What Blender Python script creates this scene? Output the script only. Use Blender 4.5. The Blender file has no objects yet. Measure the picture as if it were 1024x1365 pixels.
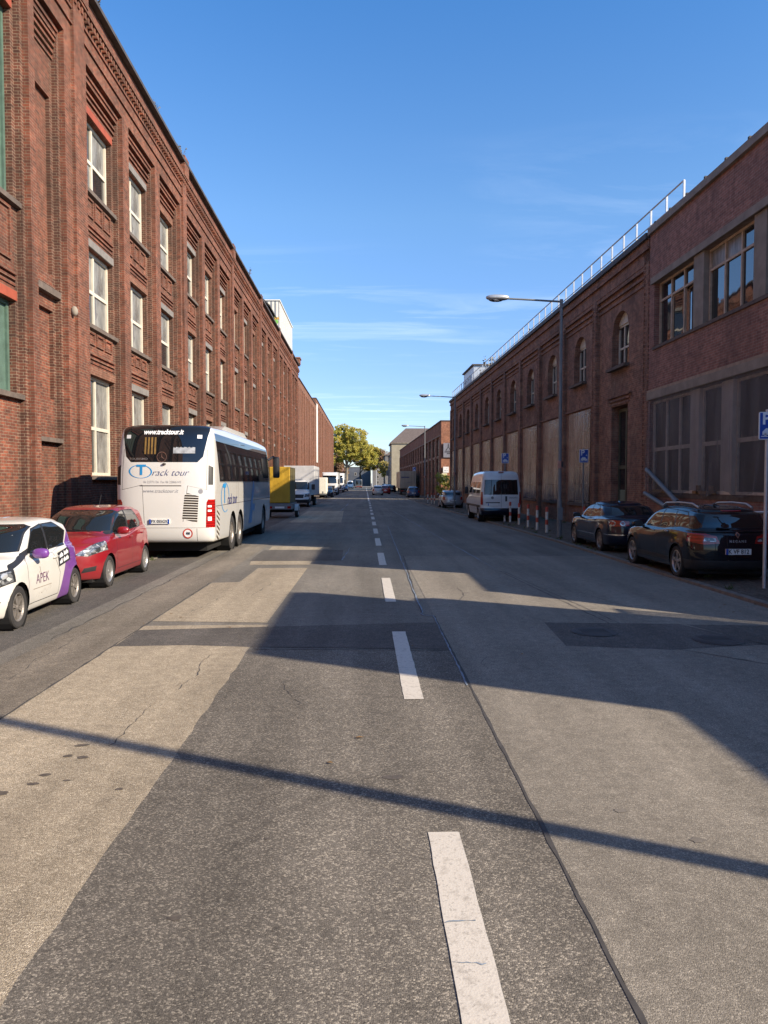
import bpy, bmesh, math, random
import numpy as np
from mathutils import Vector, Matrix
from mathutils.bvhtree import BVHTree
RND = random.Random(11)
S = bpy.context.scene
C = S.collection
PI = math.pi
WS = set()      # things whose parts are written in world coordinates

# ------------------------------------------------------------------ objects
def tag(o, label=None, cat=None, group=None, kind=None):
    for k, v in (('label', label), ('category', cat), ('group', group), ('kind', kind)):
        if v: o[k] = v
    return o
def empty(name, loc=(0, 0, 0), rz=0, parent=None, scale=1):
    o = bpy.data.objects.new(name, None); C.objects.link(o)
    o.empty_display_size = .2
    o.location = loc; o.rotation_euler = (0, 0, rz); o.scale = (scale,) * 3
    if parent: o.parent = parent
    return o
def link(name, me, parent=None, loc=(0, 0, 0)):
    o = bpy.data.objects.new(name, me); C.objects.link(o); o.location = loc
    if parent: o.parent = parent
    return o
def clone(o, parent=None):
    c = o.copy(); C.objects.link(c)
    if parent: c.parent = parent
    for ch in list(o.children): clone(ch, c)
    return c

class MB:
    """collects shapes into one mesh"""
    def __init__(s): s.v = []; s.f = []; s.m = []; s.mi = 0
    def add(s, vs, fs):
        b = len(s.v); s.v += [tuple(p) for p in vs]
        for f in fs: s.f.append(tuple(b + i for i in f)); s.m.append(s.mi)
    def box(s, x0, x1, y0, y1, z0, z1):
        if x0 > x1: x0, x1 = x1, x0
        if y0 > y1: y0, y1 = y1, y0
        s.add([(x0,y0,z0),(x1,y0,z0),(x1,y1,z0),(x0,y1,z0),(x0,y0,z1),(x1,y0,z1),(x1,y1,z1),(x0,y1,z1)],
              [(0,3,2,1),(4,5,6,7),(0,1,5,4),(1,2,6,5),(2,3,7,6),(3,0,4,7)])
        return s
    def rbox(s, x0, x1, y0, y1, z0, z1, r=.02):
        """box with chamfered edges"""
        if x0 > x1: x0, x1 = x1, x0
        if y0 > y1: y0, y1 = y1, y0
        bm = bmesh.new(); bmesh.ops.create_cube(bm, size=1)
        for v in bm.verts:
            v.co = Vector(((x0+x1)/2+v.co.x*(x1-x0), (y0+y1)/2+v.co.y*(y1-y0), (z0+z1)/2+v.co.z*(z1-z0)))
        bmesh.ops.bevel(bm, geom=list(bm.edges), offset=r, segments=2, affect='EDGES', profile=.5)
        s.bm(bm); return s
    def bm(s, bm):
        bm.verts.index_update()
        s.add([v.co[:] for v in bm.verts], [[v.index for v in f.verts] for f in bm.faces]); bm.free()
    def poly(s, pts, z=None):
        s.add([(p[0], p[1], z) if z is not None else p for p in pts], [tuple(range(len(pts)))]); return s
    def prism(s, pts, axis, a, b):
        """extrude polygon (u,v) along axis from a to b; axis x:(y,z) y:(x,z) z:(x,y)"""
        n = len(pts)
        def P(p, t): return {'x': (t, p[0], p[1]), 'y': (p[0], t, p[1]), 'z': (p[0], p[1], t)}[axis]
        s.add([P(p, a) for p in pts] + [P(p, b) for p in pts],
              [tuple(range(n))[::-1], tuple(range(n, 2*n))] + [(i, (i+1) % n, n+(i+1) % n, n+i) for i in range(n)]); return s
    def tube(s, pts, r, n=8, r2=None):
        pts = [Vector(p) for p in pts]; k = len(pts); vs = []; fs = []
        for i, p in enumerate(pts):
            d = (pts[min(i+1, k-1)] - pts[max(i-1, 0)]).normalized()
            a = Vector((0, 0, 1)) if abs(d.z) < .9 else Vector((1, 0, 0))
            u = d.cross(a).normalized(); w = d.cross(u)
            rr = r if r2 is None else r + (r2 - r) * i / (k - 1)
            for j in range(n):
                t = 2*PI*j/n; vs.append(p + (u*math.cos(t) + w*math.sin(t)) * rr)
        for i in range(k-1):
            for j in range(n): fs.append((i*n+j, i*n+(j+1) % n, (i+1)*n+(j+1) % n, (i+1)*n+j))
        fs += [tuple(range(n))[::-1], tuple(range((k-1)*n, k*n))]
        s.add(vs, fs); return s
    def ell(s, c, rx, ry, rz, nu=14, nv=8, p=1.0):
        vs = []; fs = []
        sg = lambda q: math.copysign(abs(q)**p, q)
        for i in range(nv+1):
            a = -PI/2 + PI*i/nv
            for j in range(nu):
                t = 2*PI*j/nu
                vs.append((c[0]+rx*sg(math.cos(a))*sg(math.cos(t)), c[1]+ry*sg(math.cos(a))*sg(math.sin(t)), c[2]+rz*sg(math.sin(a))))
        for i in range(nv):
            for j in range(nu): fs.append((i*nu+j, i*nu+(j+1) % nu, (i+1)*nu+(j+1) % nu, (i+1)*nu+j))
        s.add(vs, fs); return s
    def lathe(s, prof, c, axis='y', n=24):
        vs = []; fs = []; k = len(prof)
        for i in range(n):
            t = 2*PI*i/n; a, b = math.cos(t), math.sin(t)
            for r, h in prof:
                vs.append({'y': (c[0]+r*a, c[1]+h, c[2]+r*b), 'z': (c[0]+r*a, c[1]+r*b, c[2]+h), 'x': (c[0]+h, c[1]+r*a, c[2]+r*b)}[axis])
        for i in range(n):
            for j in range(k-1): fs.append((i*k+j, i*k+j+1, ((i+1) % n)*k+j+1, ((i+1) % n)*k+j))
        s.add(vs, fs); return s
    def build(s, name, mats, parent=None, origin=None, smooth=False, loc=None):
        if origin is None:
            origin = Vector((0, 0, 0)); q = parent
            while q: origin = origin + q.location; r_ = q; q = q.parent
            if not parent or r_.name not in WS: origin = (0, 0, 0)
        me = bpy.data.meshes.new(name)
        me.from_pydata([(p[0]-origin[0], p[1]-origin[1], p[2]-origin[2]) for p in s.v], [], s.f)
        for m in (mats if isinstance(mats, (list, tuple)) else [mats]): me.materials.append(m)
        if len(me.materials) > 1: me.polygons.foreach_set('material_index', s.m)
        bm = bmesh.new(); bm.from_mesh(me); bmesh.ops.recalc_face_normals(bm, faces=bm.faces); bm.to_mesh(me); bm.free()
        if smooth:
            me.polygons.foreach_set('use_smooth', [True]*len(me.polygons)); me.set_sharp_from_angle(angle=math.radians(35))
        me.update()
        o = link(name, me, parent)
        if loc: o.location = loc
        elif parent is None and tuple(origin) != (0, 0, 0): o.location = origin
        return o
def wempty(name, loc, rz=0):
    o = empty(name, loc, rz); WS.add(o.name); return o

# ------------------------------------------------------------------ materials
class NT:
    def __init__(s, name):
        s.m = bpy.data.materials.new(name); s.m.use_nodes = True
        s.t = s.m.node_tree; s.n = s.t.nodes; s.bs = s.n['Principled BSDF']
    def new(s, typ, **kw):
        n = s.n.new(typ)
        for k, v in kw.items():
            if hasattr(n, k) and k not in n.inputs: setattr(n, k, v)
            else: s.set(n, k, v)
        return n
    def set(s, n, k, v):
        if isinstance(v, bpy.types.NodeSocket): s.t.links.new(v, n.inputs[k])
        else: n.inputs[k].default_value = v
    def coord(s, kind='Object'): return s.new('ShaderNodeTexCoord').outputs[kind]
    def pos(s): return s.new('ShaderNodeNewGeometry').outputs['Position']
    def noise(s, vec, scale, detail=3, rough=.55):
        n = s.new('ShaderNodeTexNoise'); s.set(n, 'Vector', vec); s.set(n, 'Scale', scale); s.set(n, 'Detail', detail); s.set(n, 'Roughness', rough)
        return n.outputs['Fac']
    def vor(s, vec, scale, out='Distance', feature='F1'):
        n = s.new('ShaderNodeTexVoronoi'); n.feature = feature; s.set(n, 'Vector', vec); s.set(n, 'Scale', scale); return n.outputs[out]
    def ramp(s, fac, stops, interp='LINEAR'):
        n = s.new('ShaderNodeValToRGB'); n.color_ramp.interpolation = interp; e = n.color_ramp.elements
        while len(e) < len(stops): e.new(.5)
        for q, (p, c) in zip(e, stops):
            q.position = p; q.color = (c, c, c, 1) if isinstance(c, (int, float)) else (*c, 1)
        s.set(n, 'Fac', fac); return n.outputs['Color']
    def mix(s, a, b, fac, mode='MIX'):
        n = s.new('ShaderNodeMix'); n.data_type = 'RGBA'; n.blend_type = mode
        for i, v in ((0, fac), (6, a), (7, b)):
            if isinstance(v, bpy.types.NodeSocket): s.t.links.new(v, n.inputs[i])
            else: n.inputs[i].default_value = (*v, 1) if isinstance(v, tuple) and len(v) == 3 else v
        return n.outputs[2]
    def math(s, op, a, b=0.0, c=None):
        n = s.new('ShaderNodeMath'); n.operation = op
        for i, v in enumerate((a, b) if c is None else (a, b, c)):
            if isinstance(v, bpy.types.NodeSocket): s.t.links.new(v, n.inputs[i])
            else: n.inputs[i].default_value = v
        return n.outputs[0]
    def mapv(s, vec, scale=(1, 1, 1), loc=(0, 0, 0), rot=(0, 0, 0)):
        n = s.new('ShaderNodeMapping'); s.set(n, 'Vector', vec); s.set(n, 'Scale', scale); s.set(n, 'Location', loc); s.set(n, 'Rotation', rot)
        return n.outputs[0]
    def bump(s, h, strength=.3, dist=.01):
        n = s.new('ShaderNodeBump'); s.set(n, 'Height', h); s.set(n, 'Strength', strength); s.set(n, 'Distance', dist)
        s.set(s.bs, 'Normal', n.outputs[0])
    def base(s, c, rough=None, **kw):
        if isinstance(c, tuple): c = (*c[:3], 1)
        s.set(s.bs, 'Base Color', c)
        if rough is not None: s.set(s.bs, 'Roughness', rough)
        for k, v in kw.items(): s.set(s.bs, k, v)
        return s.m
def V3(c): return tuple(c)

def plain(name, col, rough=.6, var=.25, scale=3., metal=0., bump=0., bscale=40., coat=0., spec=.5, em=None):
    t = NT(name); p = t.coord()
    n = t.noise(p, scale, 5)
    lo = tuple(c*(1-var) for c in col); hi = tuple(min(1, c*(1+var)) for c in col)
    c = t.ramp(n, [(.25, lo), (.75, hi)])
    m = t.base(c, rough, Metallic=metal)
    t.set(t.bs, 'Coat Weight', coat); t.set(t.bs, 'Coat Roughness', .04); t.set(t.bs, 'Specular IOR Level', spec)
    if bump: t.bump(t.noise(p, bscale, 4), bump, .01)
    return m
def paint(name, col, metal=0., rough=.35, dirt=.12, flake=0., spec=.5):
    t = NT(name); p = t.coord()
    n = t.noise(p, 1.7, 6, .65)
    sep = t.new('ShaderNodeSeparateXYZ', Vector=p)
    low = t.ramp(t.math('ADD', sep.outputs[2], t.math('MULTIPLY', n, .3)), [(.3, .55), (.62, 0.)])
    f = t.math('MULTIPLY', t.math('ADD', t.math('MULTIPLY', t.ramp(n, [(.45, 0.), (.8, 1.)]), .5), low), dirt)
    c = t.mix(tuple(col), (.16, .13, .10), f)
    m = t.base(c, t.math('ADD', t.math('MULTIPLY', f, 1.2), rough), Metallic=metal)
    t.set(t.bs, 'Coat Weight', 1.); t.set(t.bs, 'Coat Roughness', t.math('MULTIPLY_ADD', f, .9, .03)); t.set(t.bs, 'Specular IOR Level', spec)
    return m
def glass(name, col=(.012, .014, .016), wav=0., rough=.03, streak=.0, spec=.5, wscale=.9, ior=1.6):
    t = NT(name); p = t.coord()
    if streak:
        n = t.noise(p, 2.3, 5)
        t.base(t.mix(tuple(col), (.2, .19, .17), t.math('MULTIPLY', t.ramp(n, [(.4, 0.), (.75, 1.)]), streak)))
        t.set(t.bs, 'Roughness', t.ramp(n, [(.4, rough), (.75, rough+streak*.5)]))
    else: t.base(tuple(col), rough)
    t.set(t.bs, 'Specular IOR Level', spec); t.set(t.bs, 'IOR', ior)
    if wav: t.bump(t.noise(p, wscale, 2), wav, .05)
    return t.m
def brick(name, c1, c2, mortar, dirt=(.05, .04, .035), dirt_amt=.6, bw=.25, bh=.077, pale=None, ms=.006, blot=1.):
    t = NT(name); p = t.coord(); sp = t.new('ShaderNodeSeparateXYZ', Vector=p)
    u = t.math('ADD', sp.outputs[0], sp.outputs[1])
    cb = t.new('ShaderNodeCombineXYZ', X=u, Y=sp.outputs[2])
    b = t.new('ShaderNodeTexBrick'); b.offset = .5
    t.set(b, 'Vector', cb.outputs[0]); t.set(b, 'Scale', 1.); t.set(b, 'Brick Width', bw); t.set(b, 'Row Height', bh)
    t.set(b, 'Mortar Size', ms); t.set(b, 'Mortar Smooth', .2); t.set(b, 'Bias', -.1)
    t.set(b, 'Color1', (*c1, 1)); t.set(b, 'Color2', (*c2, 1)); t.set(b, 'Mortar', (*mortar, 1))
    q = t.mapv(cb.outputs[0], (1, .45, 1))
    n1 = t.noise(q, .55, 6, .62); n2 = t.noise(cb.outputs[0], 5., 4); n3 = t.noise(t.mapv(cb.outputs[0], (3, .25, 1)), 1.1, 4)
    br = t.ramp(n2, [(.25, .66), (.75, 1.32)]); n6 = t.noise(cb.outputs[0], 1.6, 7, .7)
    col = t.mix(b.outputs['Color'], br, 1., 'MULTIPLY'); col = t.mix(col, t.ramp(n6, [(.28, 1-.38*blot), (.5, 1.), (.75, 1+.3*blot)]), 1., 'MULTIPLY')
    d = t.math('MULTIPLY', t.ramp(n1, [(.42, 0.), (.72, 1.)]), dirt_amt)
    col = t.mix(col, tuple(dirt), d)
    d2 = t.math('MULTIPLY', t.ramp(n3, [(.52, 0.), (.78, 1.)]), dirt_amt*.7)
    col = t.mix(col, tuple(x*.8 for x in dirt), d2)
    if pale:
        n4 = t.noise(cb.outputs[0], .8, 7, .7)
        col = t.mix(col, tuple(pale), t.math('MULTIPLY', t.ramp(n4, [(.56, 0.), (.75, 1.)]), .55))
    t.base(col, .9); t.set(t.bs, 'Specular IOR Level', .2)
    t.bump(t.math('ADD', t.math('MULTIPLY', b.outputs['Fac'], -.6), t.math('MULTIPLY', n2, .35)), .5, .012)
    return t.m
def asphalt(name, dark, mid, light, scale=75., lightamt=.5, bump=.55, patch=.25, stain=.35):
    t = NT(name); p = t.pos()
    v = t.vor(p, scale, 'Color'); sr = t.new('ShaderNodeSeparateColor', Color=v).outputs[0]
    v2 = t.new('ShaderNodeSeparateColor', Color=t.vor(p, scale*2.1, 'Color')).outputs[0]
    stones = t.ramp(sr, [(.0, dark), (.45, mid), (.75, mid), (1-.25*lightamt, light), (1., light)])
    fine = t.ramp(v2, [(.0, .66), (.6, 1.), (1., 1.45)])
    col = t.mix(stones, fine, 1., 'MULTIPLY')
    n = t.noise(p, .45, 6, .6); n2 = t.noise(p, 9., 4); n3 = t.noise(t.mapv(p, (1.2, .12, 1)), .9, 5)
    col = t.mix(col, t.ramp(n, [(.3, 1-patch), (.7, 1+patch)]), 1., 'MULTIPLY')
    col = t.mix(col, t.ramp(n2, [(.3, .86), (.7, 1.14)]), 1., 'MULTIPLY')
    col = t.mix(col, t.ramp(n3, [(.35, 1.08), (.7, 1-stain)]), 1., 'MULTIPLY')
    n4 = t.noise(t.mapv(p, (2.6, .03, 1)), 1., 3, .5); n5 = t.noise(p, 1.7, 7, .7)
    col = t.mix(col, t.ramp(n4, [(.3, .9), (.7, 1.1)]), 1., 'MULTIPLY')
    col = t.mix(col, t.ramp(n5, [(.3, .9), (.5, 1.), (.66, 1.), (.74, .78)]), 1., 'MULTIPLY')
    t.base(col, .88); t.set(t.bs, 'Specular IOR Level', .3)
    t.bump(t.math('ADD', t.math('MULTIPLY', t.vor(p, scale), -1.), t.math('MULTIPLY', t.noise(p, scale*.7, 3), .8)), bump, .012)
    return t.m

M = {}
M['brick_l'] = brick('red_brick', (.245, .08, .047), (.122, .049, .035), (.23, .165, .115), (.07, .041, .031), .7, ms=.0085)
M['brick_d'] = brick('shade_darkened_brick', (.165, .062, .04), (.085, .043, .033), (.27, .2, .14), (.055, .038, .03), .7, ms=.0085)  # darker red brick for the jambs: sooty sides plus their shade in the colour
M['brick_l2'] = brick('red_brick_plain', (.24, .10, .062), (.165, .073, .05), (.26, .2, .14), (.12, .06, .04), .5)
M['brick_r'] = brick('brown_brick', (.33, .16, .105), (.21, .115, .083), (.31, .245, .185), (.10, .073, .06), .65, pale=(.42, .3, .2))
M['brick_n'] = brick('dark_red_brick', (.35, .165, .125), (.235, .118, .094), (.33, .25, .2), (.13, .088, .075), .5, ms=.008, blot=.4)
M['brick_o'] = brick('orange_brick', (.34, .15, .09), (.27, .12, .075), (.3, .22, .16), (.2, .09, .06), .35)
M['sill'] = plain('weathered_sill_stone', (.13, .10, .08), .9, .35, 5, bump=.3)
M['coping'] = plain('roof_coping_metal', (.07, .06, .055), .7, .4, 2)
M['concrete'] = plain('weathered_concrete', (.27, .23, .185), .92, .25, 2.5, bump=.4, bscale=25)
M['lintel_red'] = plain('rust_red_lintel', (.30, .065, .032), .75, .3, 3)
M['lintel_grey'] = plain('grey_lintel', (.2, .18, .16), .8, .3, 3)
M['frame_w'] = plain('cream_window_paint', (.62, .57, .46), .55, .12, 4)
M['frame_g'] = plain('green_window_paint', (.085, .14, .108), .6, .25, 4)
M['frame_b'] = plain('weathered_wood_frame', (.33, .24, .165), .7, .3, 5)
M['glass_win'] = glass('old_window_glass', (.015, .018, .022), .10, .02, .04, ior=2.1)
def whitened():
    t = NT('whitened_glass'); p = t.coord(); n = t.noise(t.mapv(p, (1, 3, .7)), 2.2, 6, .65); n2 = t.noise(p, 1.1, 3)
    t.base(t.mix(t.ramp(n, [(.3, (.11, .11, .105)), (.7, (.34, .33, .295))]), (.045, .045, .05), t.ramp(n2, [(.5, 0.), (.75, .7)])), t.ramp(n2, [(.45, .45), (.7, .08)])); return t.m
M['glass_pale'] = whitened()
M['glass_far'] = glass('far_window_glass', (.03, .03, .035), .1, .1, .2)
M['roof'] = plain('bitumen_roof', (.06, .055, .05), .95, .3, 1, bump=.3)
M['black'] = plain('dark_plastic', (.018, .018, .02), .5, .25, 9)
M['rubber'] = plain('tyre_rubber', (.028, .026, .025), .85, .35, 6, bump=.2)
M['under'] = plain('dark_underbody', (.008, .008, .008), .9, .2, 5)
M['silver'] = plain('alloy_silver', (.42, .41, .4), .35, .15, 9, metal=.75)
M['steel'] = plain('galvanised_steel', (.5, .52, .54), .45, .15, 6, metal=.55)
M['pole'] = plain('grey_pole_paint', (.17, .18, .185), .55, .2, 3)
M['white'] = plain('white_paint', (.75, .73, .68), .5, .08, 5)
M['glass_car'] = glass('car_glass', (.010, .012, .013), 0, .015, 0, ior=1.75)
M['glass_bus'] = glass('bus_glass', (.008, .009, .011), .02, .02, 0, .5, .5, ior=1.7)
def headlamp():
    t = NT('clear_lamp_lens'); p = t.coord(); v = t.new('ShaderNodeSeparateColor', Color=t.vor(t.mapv(p, (1, 1, 1.6)), 11., 'Color')).outputs[0]; d = t.vor(t.mapv(p, (1, 1, 1.6)), 11., 'Distance', 'DISTANCE_TO_EDGE')
    c = t.mix(t.ramp(v, [(.2, (.05, .055, .06)), (.55, (.30, .31, .32)), (.9, (.72, .72, .7))]), (.06, .065, .07), t.ramp(d, [(.0, 1.), (.10, 0.)]))
    t.base(c, .12, Metallic=.35); t.set(t.bs, 'Coat Weight', 1.); t.set(t.bs, 'Coat Roughness', .02); return t.m
M['lamp_clear'] = headlamp()
def tail():
    t = NT('red_lamp_lens'); p = t.coord(); z = t.new('ShaderNodeSeparateXYZ', Vector=p).outputs[2]; w_ = t.math('SINE', t.math('MULTIPLY', z, 95.))
    t.base(t.mix((.16, .004, .004), (.48, .012, .01), t.math('MULTIPLY_ADD', w_, .35, .5)), .15); t.set(t.bs, 'Coat Weight', 1.); t.set(t.bs, 'Coat Roughness', .02); return t.m
M['lamp_red'] = tail()
M['lamp_orange'] = glass('orange_lamp_lens', (.5, .16, .01), 0, .1, .0, .8)
M['chrome'] = plain('chrome', (.7, .7, .7), .12, .05, 5, metal=1.)
M['plate'] = plain('plate_white', (.72, .72, .69), .45, .06, 8)
M['blue'] = plain('sign_blue', (.01, .065, .36), .4, .12, 6)
M['signwhite'] = plain('sign_white', (.78, .78, .78), .4, .05, 6)
M['text_dark'] = plain('black_lettering', (.02, .02, .025), .5, .1, 6)
M['text_white'] = plain('white_lettering', (.8, .8, .8), .5, .05, 6)
M['red'] = plain('bollard_red', (.5, .055, .03), .5, .25, 8)

# ------------------------------------------------------------------ lettering
FACE = {'rear': ((0,-1,0), (0,0,1), (-1,0,0)), 'front': ((0,1,0), (0,0,1), (1,0,0)),
        'left': ((-1,0,0), (0,0,1), (0,1,0)), 'right': ((1,0,0), (0,0,1), (0,-1,0)), 'south': ((1,0,0), (0,0,1), (0,-1,0))}
def text_verts(s, size, shear=0., sx=1., bold=0.):
    cu = bpy.data.curves.new('lettering', 'FONT'); cu.body = s; cu.size = size; cu.shear = shear
    cu.align_x = 'CENTER'; cu.align_y = 'CENTER'; cu.resolution_u = 3; cu.offset = bold
    o = bpy.data.objects.new('lettering', cu); C.objects.link(o)
    me = bpy.data.meshes.new_from_object(o.evaluated_get(bpy.context.evaluated_depsgraph_get()))
    bpy.data.objects.remove(o); bpy.data.curves.remove(cu)
    vs = [(v.co.x*sx, v.co.y) for v in me.vertices]; fs = [tuple(p.vertices) for p in me.polygons]
    bpy.data.meshes.remove(me); return vs, fs
def place2d(mb, vs, fs, pos, face, bvh=None, off=.006, rot=0.):
    X, Y, Z = (Vector(q) for q in FACE[face]); out = []; ca, sa = math.cos(rot), math.sin(rot)
    for u, v in vs:
        u, v = u*ca - v*sa, u*sa + v*ca
        p = Vector(pos) + X*u + Y*v
        if bvh:
            h = bvh.ray_cast(p + Z*.6, -Z)
            if h[0] is not None: p = h[0]
        out.append(p + Z*off)
    mb.add(out, fs)
def lettering(parent, s, size, mat, pos, face, name='lettering', shear=0., sx=1., bold=0., bvh=None, off=.006, rot=0.):
    mb = MB(); vs, fs = text_verts(s, size, shear, sx, bold); place2d(mb, vs, fs, pos, face, bvh, off, rot)
    return mb.build(name, mat, parent, origin=(0, 0, 0))
def shape2d(parent, polys, mat, pos, face, name, bvh=None, off=.006, rot=0.):
    mb = MB()
    for p in polys: place2d(mb, p, [tuple(range(len(p)))], pos, face, bvh, off, rot)
    return mb.build(name, mat, parent, origin=(0, 0, 0))
def ringpolys(rx, ry, t, a0=0, a1=360, n=28, tx=None):
    out = []
    for i in range(n):
        a = math.radians(a0+(a1-a0)*i/n); b = math.radians(a0+(a1-a0)*(i+1)/n)
        q = t if tx is None else None
        def P(an, k): return (rx*k*math.cos(an), ry*k*math.sin(an))
        ka = 1-(t if tx is None else t*(.35+.65*abs(math.cos(a)))); kb = 1-(t if tx is None else t*(.35+.65*abs(math.cos(b))))
        out.append([P(a, 1), P(b, 1), P(b, kb), P(a, ka)])
    return out
def grid2d(w, h, n=8, k=4): return [[(-w/2+w*i/n, -h/2+h*j/k), (-w/2+w*(i+1)/n, -h/2+h*j/k), (-w/2+w*(i+1)/n, -h/2+h*(j+1)/k), (-w/2+w*i/n, -h/2+h*(j+1)/k)] for i in range(n) for j in range(k)]
def disc(r, n=20, c=(0, 0)): return [(c[0]+r*math.cos(2*PI*i/n), c[1]+r*math.sin(2*PI*i/n)) for i in range(n)]
# ------------------------------------------------------------------ camera, light, sky
S.render.engine = 'CYCLES'
cam = bpy.data.cameras.new('camera'); co = bpy.data.objects.new('camera', cam); C.objects.link(co); S.camera = co
cam.sensor_fit = 'VERTICAL'; cam.sensor_height = 36; cam.lens = 36*990/1365.; cam.clip_end = 4000; cam.clip_start = .05
YAW = math.atan(25/990.); PIT = math.atan(39.5/990.)
co.location = (0, 0, 2.0); co.rotation_euler = (PI/2-PIT, 0, -YAW)
SUND = Vector((.869, -.495, .539)).normalized()
sun = bpy.data.lights.new('sun', 'SUN'); so = bpy.data.objects.new('sun', sun); C.objects.link(so)
sun.energy = 5.0; sun.angle = math.radians(.53); sun.color = (1., .86, .675)
so.rotation_euler = SUND.to_track_quat('Z', 'Y').to_euler(); so.location = (60, -40, 60)
w = bpy.data.worlds.new('World'); S.world = w; w.use_nodes = True
wt = w.node_tree; bg = wt.nodes['Background']
sky = wt.nodes.new('ShaderNodeTexSky'); sky.sky_type = 'NISHITA'; sky.sun_disc = False
sky.sun_elevation = math.asin(SUND.z); sky.sun_rotation = math.atan2(SUND.x, SUND.y)
sky.air_density = 1.0; sky.dust_density = .2; sky.ozone_density = 1.6; sky.altitude = 60
def WN(t, **k):
    n = wt.nodes.new(t)
    for a, b in k.items():
        if isinstance(b, bpy.types.NodeSocket): wt.links.new(b, n.inputs[a])
        else: n.inputs[a].default_value = b
    return n
tc = WN('ShaderNodeTexCoord')
sp = WN('ShaderNodeSeparateXYZ', Vector=tc.outputs['Generated'])
# thin cirrus: stretched noise on the plane of the cloud layer
zc = wt.nodes.new('ShaderNodeMath'); zc.operation = 'MAXIMUM'; wt.links.new(sp.outputs[2], zc.inputs[0]); zc.inputs[1].default_value = .05
dv = wt.nodes.new('ShaderNodeVectorMath'); dv.operation = 'DIVIDE'; wt.links.new(tc.outputs['Generated'], dv.inputs[0])
cz = WN('ShaderNodeCombineXYZ', X=zc.outputs[0], Y=zc.outputs[0], Z=zc.outputs[0]); wt.links.new(cz.outputs[0], dv.inputs[1])
mp = WN('ShaderNodeMapping', Vector=dv.outputs[0], Scale=(.7, 2.0, 1), Rotation=(0, 0, -.3), Location=(2.2, 4.4, 0))
n1 = WN('ShaderNodeTexNoise', Vector=mp.outputs[0], Scale=1.1, Detail=8., Roughness=.62, Distortion=.6)
mp2 = WN('ShaderNodeMapping', Vector=dv.outputs[0], Scale=(.4, .4, 1), Location=(.7, 2.1, 0))
n2 = WN('ShaderNodeTexNoise', Vector=mp2.outputs[0], Scale=.8, Detail=3.)
def WR(fac, stops):
    n = wt.nodes.new('ShaderNodeValToRGB'); wt.links.new(fac, n.inputs[0])
    for e, (p, c) in zip(n.color_ramp.elements, stops): e.position = p; e.color = (c, c, c, 1)
    return n.outputs[0]
def WM(a, b, op='MULTIPLY'):
    n = wt.nodes.new('ShaderNodeMath'); n.operation = op
    for i, v in enumerate((a, b)):
        if isinstance(v, bpy.types.NodeSocket): wt.links.new(v, n.inputs[i])
        else: n.inputs[i].default_value = v
    return n.outputs[0]
cl = WM(WM(WR(n1.outputs[0], [(.5, 0.), (.78, 1.)]), WR(n2.outputs[0], [(.42, 0.), (.62, 1.)])), WR(sp.outputs[2], [(.30, .30), (.42, 0.)]))
mx = wt.nodes.new('ShaderNodeMix'); mx.data_type = 'RGBA'
tint = wt.nodes.new('ShaderNodeMix'); tint.data_type = 'RGBA'; tint.blend_type = 'MULTIPLY'; tint.inputs[0].default_value = 1.
wt.links.new(sky.outputs[0], tint.inputs[6]); rmp = wt.nodes.new('ShaderNodeValToRGB'); wt.links.new(sp.outputs[2], rmp.inputs[0])
while len(rmp.color_ramp.elements) < 5: rmp.color_ramp.elements.new(.5)
for e_, (p_, c_) in zip(rmp.color_ramp.elements, ((0., (.62, .72, .96)), (.13, (.56, .66, .93)), (.33, (.60, .82, 1.02)), (.55, (.38, .77, 1.12)), (1., (.85, .95, 1.0)))): e_.position = p_; e_.color = (*c_, 1)
wt.links.new(rmp.outputs[0], tint.inputs[7])
wt.links.new(cl, mx.inputs[0]); wt.links.new(tint.outputs[2], mx.inputs[6]); mx.inputs[7].default_value = (8.2, 8.6, 9.2, 1)
wt.links.new(mx.outputs[2], bg.inputs[0]); bg.inputs[1].default_value = .135
S.view_settings.view_transform = 'Standard'; S.view_settings.look = 'None'; S.view_settings.exposure = .75; S.view_settings.gamma = 1
S.cycles.max_bounces = 6; S.cycles.diffuse_bounces = 3; S.cycles.glossy_bounces = 3; S.cycles.transparent_max_bounces = 8
S.cycles.caustics_reflective = False; S.cycles.caustics_refractive = False; S.cycles.use_denoising = True

# ------------------------------------------------------------------ ground
M['asph_mid'] = asphalt('coarse_grey_asphalt', (.108, .096, .08), (.163, .144, .119), (.335, .295, .235), 118, .55, .26)
M['asph_beige'] = asphalt('worn_beige_asphalt', (.27, .22, .153), (.375, .312, .224), (.53, .45, .335), 120, .35, .45, .12, .2)
M['asph_right'] = asphalt('smooth_grey_asphalt', (.18, .158, .128), (.232, .205, .166), (.35, .31, .25), 140, .25, .26, .12, .2)
M['asph_far'] = asphalt('dark_grey_asphalt', (.15, .135, .115), (.20, .182, .153), (.31, .28, .23), 120, .2, .4, .15)
M['asph_strip'] = asphalt('grey_strip_asphalt', (.15, .128, .10), (.21, .18, .142), (.34, .29, .22), 115, .25, .4, .2)
M['asph_dark'] = asphalt('dark_patch_asphalt', (.08, .074, .068), (.125, .113, .10), (.22, .19, .16), 110, .2, .4, .2)
M['seam'] = plain('bitumen_seam', (.06, .055, .052), .9, .35, 8); M['stain'] = plain('oil_spot', (.10, .083, .066), .7, .4, 30)
M['chalk'] = plain('blue_chalk_line', (.20, .24, .29), .8, .5, 7)
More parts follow.
